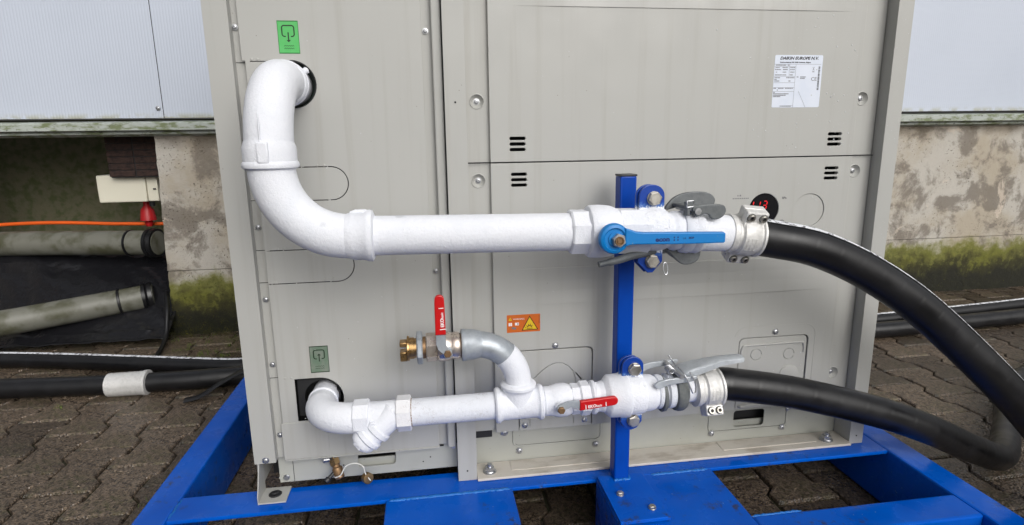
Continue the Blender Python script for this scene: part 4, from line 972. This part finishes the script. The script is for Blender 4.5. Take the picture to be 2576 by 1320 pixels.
# ================================================================== LOWER PIPE LINE
LA, LB = Vector((-.155, -.100, .3470)), Vector((.394, -.120, .3600)); LD = (LB-LA).normalized()
def la(x): return LA + LD*((x-LA.x)/LD.x)
def red_handle(v, stem, pts, sleeve, lett, rot, w0=.0085):
    """pts: grey arm outline; sleeve: red outline, both in x,z at stem.y"""
    plate('arm', pts, [], .0035, 'galv', v, (0, stem[1]-.0060, 0), bev=.0008)
    s = plate('handle', sleeve, [], .0085, 'red', v, (0, stem[1]-.0088, 0), bev=.0020)
    L('stem', [(-.030, .0090), (-.008, .0090), (-.006, .0065), (.003, .0065)], stem, (0, -1, 0), 'galv', v, 20)
    hexp('stem_nut', .002, .0115, .0062, stem, (0, -1, 0), 'rustbrass', v, 6, .0012)
    p0, u = lett; u = Vector((u[0], 0, u[1])).normalized(); w_ = Vector((0, -1, 0)); vv = w_.cross(u)
    fr = (u, vv, w_); q = Vector((p0[0], stem[1]-.0090, p0[1]))
    text('lettering', 'EKO', .0082, q, 'white_print', s, fr, bold=.0003, sx=1.0); text('lettering', 'basic', .0062, q + u*.0160, 'white_print', s, fr, bold=.00015, sx=.95)
    text('lettering', 'i', .0125, q + u*.0340 - vv*.0010, 'white_print', s, fr, bold=.0003); plate('lettering', rrect(-.0048, -.0032, -.0040, .0075), [], .0002, 'white_print', s, q, fr, bev=0)
def lower():
    t = thing('frosted_pipe', 'thinner frost-white pipe with a bend leaving the lower hole towards the tee', 'pipe')
    X, zc, R = -.2270, .3460, .066; Y0 = LA.y
    a = [Vector((X, .040, zc-.001)), Vector((X, Y0+R+.02, zc))] + arc((X+R, Y0+R, zc), (-1, 0, 0), (0, -1, 0), R, 20) + [la(-.140)]
    S('bend', a, [.0275]*3 + [.0292]*(len(a)-4) + [.0280], 'frost', t, 44)
    L('collar', [(0, .0275), (.001, .0300), (.004, .0298), (.006, .0280)], (X, -.012, zc), (0, -1, 0), 'frost', t, 44)
    L('pipe', [(0, .0262), (.166, .0262)], la(-.052), LD, 'frost_grey', t, 48)
    # strainer
    s = thing('y_strainer', 'frosted Y-strainer with its slanted cap pointing down between two hexagon ends', 'strainer')
    hexp('hex_end', 0, .030, .0305, la(-.1560), LD, 'frost', s, 8, .002, math.pi/8 + .05)
    L('body', [(0, .0255), (.008, .0270), (.030, .0262), (.055, .0270), (.068, .0285)], la(-.130), LD, 'frost', s, 44)
    hexp('hex_end', 0, .0275, .0315, la(-.0755), LD, 'frost_dirty', s, 8, .002, math.pi/8 - .05)
    dl = Vector((-.78, -.12, -.66)).normalized(); oc = la(-.082) + Vector((0, -.004, .004))
    L('screen_leg', [(-.012, .012), (-.004, .0245), (.012, .0262), (.034, .0258), (.037, .0290), (.046, .0290), (.049, .0248), (.057, .0248), (.060, .0284), (.068, .0284), (.071, .0246), (.079, .0246), (.084, .0215), (.086, .012)], oc, dl, 'frost', s, 44)
    hexp('cap_nut', .084, .091, .0140, oc, dl, 'frost', s, 6, .002)
    hexp('plug', 0, .008, .0062, la(-.120) + Vector((0, -.0245, -.004)), (0, -1, -.1), 'frost', s, 6, .001)
    L('thread', [(0, .0268), (.0025, .0270)], la(-.0485), LD, 'rusty', s, 40)
    # tee
    e = thing('pipe_tee', 'frosted tee with beaded collars joining the galvanised bend to the lower pipe', 'tee')
    L('run', [(0, .0270), (.001, .0320), (.004, .0345), (.009, .0345), (.012, .0315), (.016, .0298), (.080, .0298), (.084, .0315), (.087, .0345), (.092, .0345), (.095, .0320), (.096, .0270)], la(.1120), LD, 'frost', e, 48)
    c = la(.1590); up = Vector((.0, .0, 1))
    L('branch', [(.004, .030), (.022, .0296), (.030, .0300), (.034, .0318), (.037, .0345), (.042, .0348), (.045, .0318), (.047, .0270)], c, up, 'frost', e, 48)
    # galvanised bend, frosted on its lower half
    b = thing('galvanised_bend', 'galvanised pipe bend, bare grey above and frosted where it meets the tee', 'pipe bend')
    Rb = .084; zt = .4820; cx = c.x
    path = arc((cx-Rb, c.y, zt-Rb), (1, 0, 0), (0, 0, 1), Rb, 30)
    low = [c + up*.034] + path[:16]; hi = path[15:]
    S('frosted_half', low, [.0262, .0258] + [.0256]*15, 'frost', b, 44, (0, -1, 0))
    S('bare_half', [hi[0]-(hi[1]-hi[0])*.3] + hi + [Vector((.062, c.y, zt))], [.0247]*(len(hi)+2), 'galv', b, 44, (0, -1, 0))
    L('socket', [(0, .0246), (.008, .0268), (.016, .0285), (.028, .0290), (.030, .0302), (.036, .0306), (.038, .0298), (.039, .024)], (.0895, c.y, zt), (-1, 0, 0), 'galv', b, 44)
    # brass valve with upright red handle
    v = thing('ball_valve', 'bare nickel-plated ball valve with red handle pointing straight up', 'valve'); o = Vector((.0510, c.y, zt)); ax = Vector((-1, 0, 0))
    L('thread', [(-.004, .0225), (.006, .0225)], o, ax, 'rustbrass', v, 36)
    L('body', [(.002, .0240), (.006, .0260), (.014, .0258), (.018, .0245), (.024, .0272), (.032, .0282), (.040, .0280), (.043, .0268), (.045, .0240)], o, ax, 'nickel', v, 44)
    hexp('hex_end', .0445, .0655, .0248, o, ax, 'nickel', v, 8, .002, math.pi/8)
    L('worn_neck', [(.064, .0205), (.074, .0205)], o, ax, 'rustbrass', v, 36)  # red-brown worn brass filling the gap before the locknut
    st = Vector((.0245, -.1450, .4815))
    red_handle(v, st, [(.0175, .4800), (.0180, .4745), (.0235, .4715), (.0300, .4730), (.0335, .4780), (.0320, .4850), (.0260, .4905), (.0225, .4970), (.0215, .5200), (.0045, .5200), (.0042, .5010), (.0075, .4890), (.0130, .4840)],
               [(.0035, .5180), (.0225, .5180), (.0218, .5780)] + [(.0130+.0088*math.cos(math.radians(q)), .5830+.0090*math.sin(math.radians(q))) for q in range(15, 166, 15)] + [(.0040, .5780)], ((.0195, .5330), (-.03, 1)), 0)
    # plug with locknut
    g = thing('brass_plug', 'brass end plug with grey hexagon locknut screwed into the nickel-plated valve', 'plug')
    hexp('locknut', .0715, .0825, .0268, o, ax, 'galv', g, 6, .0022, .25)
    L('plug_body', [(.070, .0185), (.0870, .0185), (.0875, .0200), (.0960, .0200), (.0965, .0232), (.0995, .0236), (.1005, .0190), (.102, .0165)], o, ax, 'brass', g, 40)
    q = o + ax*.101
    for z0, z1, ym in ((-.0215, -.003, .004), (.006, .0155, .0)):
        bm = bmesh.new(); bx(bm, q.x-.0125, q.x+.001, q.y-.012+ym*0, q.y+.010, q.z+z0, q.z+z1, .002); fin('lug', bm, 'brass', g, 20)
    # frosted valve with horizontal red handle
    v = thing('ball_valve', 'frosted ball valve with short red handle lying along the lower pipe', 'valve'); o = la(.2060)
    L('body', [(0, .0250), (.004, .0290), (.014, .0285), (.020, .0300), (.030, .0325), (.046, .0325), (.052, .0305), (.056, .0275), (.060, .0265)], o, LD, 'frost', v, 44)
    hexp('hex_end', .056, .0735, .0282, o, LD, 'frost', v, 8, .002, math.pi/8)
    st = Vector((.2330, -.1560, .3585))
    L('gland', [(0, .0125), (.012, .0125), (.016, .0095), (.026, .0092)], st + Vector((0, .030, 0)), (0, -1, 0), 'frost', v, 24)
    red_handle(v, st, [(.2255, .3640), (.2255, .3545), (.2310, .3505), (.2375, .3525), (.2420, .3580), (.2520, .3620), (.2720, .3570), (.2720, .3720), (.2580, .3755), (.2450, .3740), (.2320, .3690)],
               [(.2690, .3545), (.3330, .3600)] + [(.3350+.0088*math.cos(math.radians(q)), .3690+.0088*math.sin(math.radians(q))) for q in range(-75, 76, 15)] + [(.3320, .3778), (.2690, .3738)], ((.2845, .3590), (1, .085)), 0)
    # union + reducer
    n = thing('reducer_union', 'frosted union nut and stepped reducer joining small valve to lower clamp', 'reducer'); o = la(.2785)
    hexp('union_nut', .0, .0215, .0312, o, LD, 'frost', n, 8, .003, math.pi/8)
    L('neck', [(.021, .0250), (.023, .0300), (.026, .0330), (.031, .0335), (.034, .0300), (.036, .0290), (.042, .0292), (.044, .0305), (.049, .0310), (.056, .0390), (.060, .0420), (.082, .0430), (.085, .0445), (.0955, .0450), (.098, .0430), (.099, .036)], o, LD, 'frost', n, 52)
    # lower lever coupling
    k = thing('lever_coupling', 'coupling with bright galvanised lever and yoke raised over the lower hose clamp', 'coupling'); o = la(.3800); ax = Vector((1, -.01, .02)).normalized()
    L('male_end', [(0, .0365), (.040, .0365), (.048, .0350), (.054, .0310), (.057, .0300)], o, ax, 'frost', k, 48)
    L('ball_ring', [(.054, .0310), (.056, .0335), (.063, .0342), (.068, .0325), (.070, .0290), (.074, .0290), (.077, .0345), (.084, .0352), (.089, .0340), (.091, .030)], o, ax, 'frost_grey', k, 48)
    L('seal_ring', [(.089, .0330), (.091, .0395), (.097, .0420), (.106, .0415), (.111, .0385), (.113, .0330), (.116, .0300)], o, ax, 'ring_grey', k, 48)
    L('hook_ring', [(.062, .0325), (.064, .0365), (.070, .0365), (.072, .0325)], o + Vector((0, 0, -.004)), ax, 'ring_grey', k, 40)
    L('hose_tail', [(.110, .0268), (.160, .0262), (.175, .0262)], o, ax, 'frost', k, 44)
    cz = .3640
    arm = [(.4230, .0340), (.4265, .0295), (.4330, .0275), (.4480, .0330), (.4700, .0360), (.4960, .0380), (.5060, .0420), (.5060, .0490), (.4800, .0475), (.4500, .0465), (.4330, .0430), (.4250, .0385)]
    plate('yoke_arm', soft([(x-.004, cz+z-.008) for x, z in arm]), [], .0060, 'galv_bright', k, (0, -.1590, 0), bev=.0014)
    plate('yoke_arm', soft([(x-.008, cz+z-.004) for x, z in arm]), [], .0060, 'galv_bright', k, (0, -.0800, 0), bev=.0014)
    L('yoke_pin', [(0, .0045), (.082, .0045)], (.4720, -.1600, cz+.0415), (0, 1, 0), 'steel', k, 16)
    S('spring', [Vector((.4620+.0062*math.cos(a), -.137+.006*a/6.28, cz+.0440+.0062*math.sin(a))) for a in [i*.45 for i in range(58)]], .0014, 'steel', k, 8, (0, 1, 0))
    # handle: pressed channel tapering to the right
    rows = [(.4780, .0230, .0400, .0150), (.4860, .0235, .0450, .0150), (.5050, .0225, .0500, .0150), (.5400, .0185, .0570, .0140), (.5560, .0160, .0590, .0125), (.5600, .0150, .0605, .0120), (.5900, .0135, .0625, .0110), (.6120, .0125, .0630, .0100), (.6150, .0100, .0620, .0070)]
    bm = bmesh.new(); rg = []
    for x, hw, z, dp in rows:
        yc = -.1200 - .004; zz = cz + z
        rg.append([bm.verts.new((x, yc+dy, zz+dz)) for dy, dz in ((-hw, -dp), (-hw, -.003), (-hw+.003, 0), (0, .0015), (hw-.003, 0), (hw, -.003), (hw, -dp), (hw-.003, -dp), (hw-.003, -.0045), (0, -.003), (-hw+.003, -.0045), (-hw+.003, -dp))])
    for A, B in zip(rg, rg[1:]):
        for i in range(12): bm.faces.new((A[i], A[(i+1) % 12], B[(i+1) % 12], B[i]))
    bm.faces.new(rg[0]); bm.faces.new(rg[-1]); fin('lever', bm, 'galv_bright', k, 40)
    S('safety_pin', catmull([(.4700, -.098, cz+.0640), (.4760, -.110, cz+.0520), (.4770, -.155, cz+.0480), (.4860, -.166, cz+.0250), (.4930, -.166, cz+.0100), (.4990, -.166, cz+.0140), (.4960, -.164, cz+.0350), (.4880, -.158, cz+.0500)], 6), .0014, 'steel', k, 8)
    hclamp('two-part cast aluminium hose clamp under the galvanised lever on the lower hose', la(.5130) + Vector((0, .001, -.001)), Vector((1, 0, .012)), .0360, .054, math.radians(-24))
lower()

# ------------------------------------------------------------------ drain cock
def drain():
    t = thing('drain_cock', 'small brass drain cock with white cord under the narrow cabinet panel', 'drain cock')
    a = Vector((.30, -.35, -.78)).normalized(); o = Vector((-.2190, .0080, .2070))
    L('inlet', [(-.02, .007), (.004, .007), (.006, .009), (.010, .009)], o, a, 'blackcap', t, 20)
    hexp('hex_body', .006, .022, .0085, o, a, 'brass', t, 6, .0012)
    L('outlet', [(.021, .0070), (.026, .0068), (.028, .0092), (.038, .0096), (.040, .0085), (.046, .0082), (.048, .006)], o, a, 'rustbrass', t, 26)
    L('lever', [(0, .0035), (.020, .0035), (.022, .0055), (.028, .0050)], o + a*.030, Vector((-.65, -.5, -.50)), 'blackcap', t, 14)
    L('side_lever', [(0, .0045), (.018, .0055), (.020, .003)], o + a*.010, Vector((-.9, -.3, .1)), 'steel', t, 14)
    e = o + a*.040 + Vector((-.006, -.010, .0))
    S('cord', catmull([tuple(e), (-.2010, -.022, .1790), (-.1900, -.022, .1960), (-.1740, -.022, .2000), (-.1610, -.022, .1930), (-.1575, -.022, .1790), (-.1530, -.0230, .1700), (-.1490, -.0235, .1640)], 8), .0011, 'cord', t, 8)
    c = L('cap', [(-.006, .0085), (-.005, .0100), (.004, .0100), (.005, .0092), (.0055, .004)], (-.1545, -.0190, .1665), (.55, -.8, .15), 'brass', t, 18, smooth=15)
    t.scale = (1.15, 1.15, 1.15); t.location = Vector((-.185, -.005, .152))*(1-1.15)
drain()
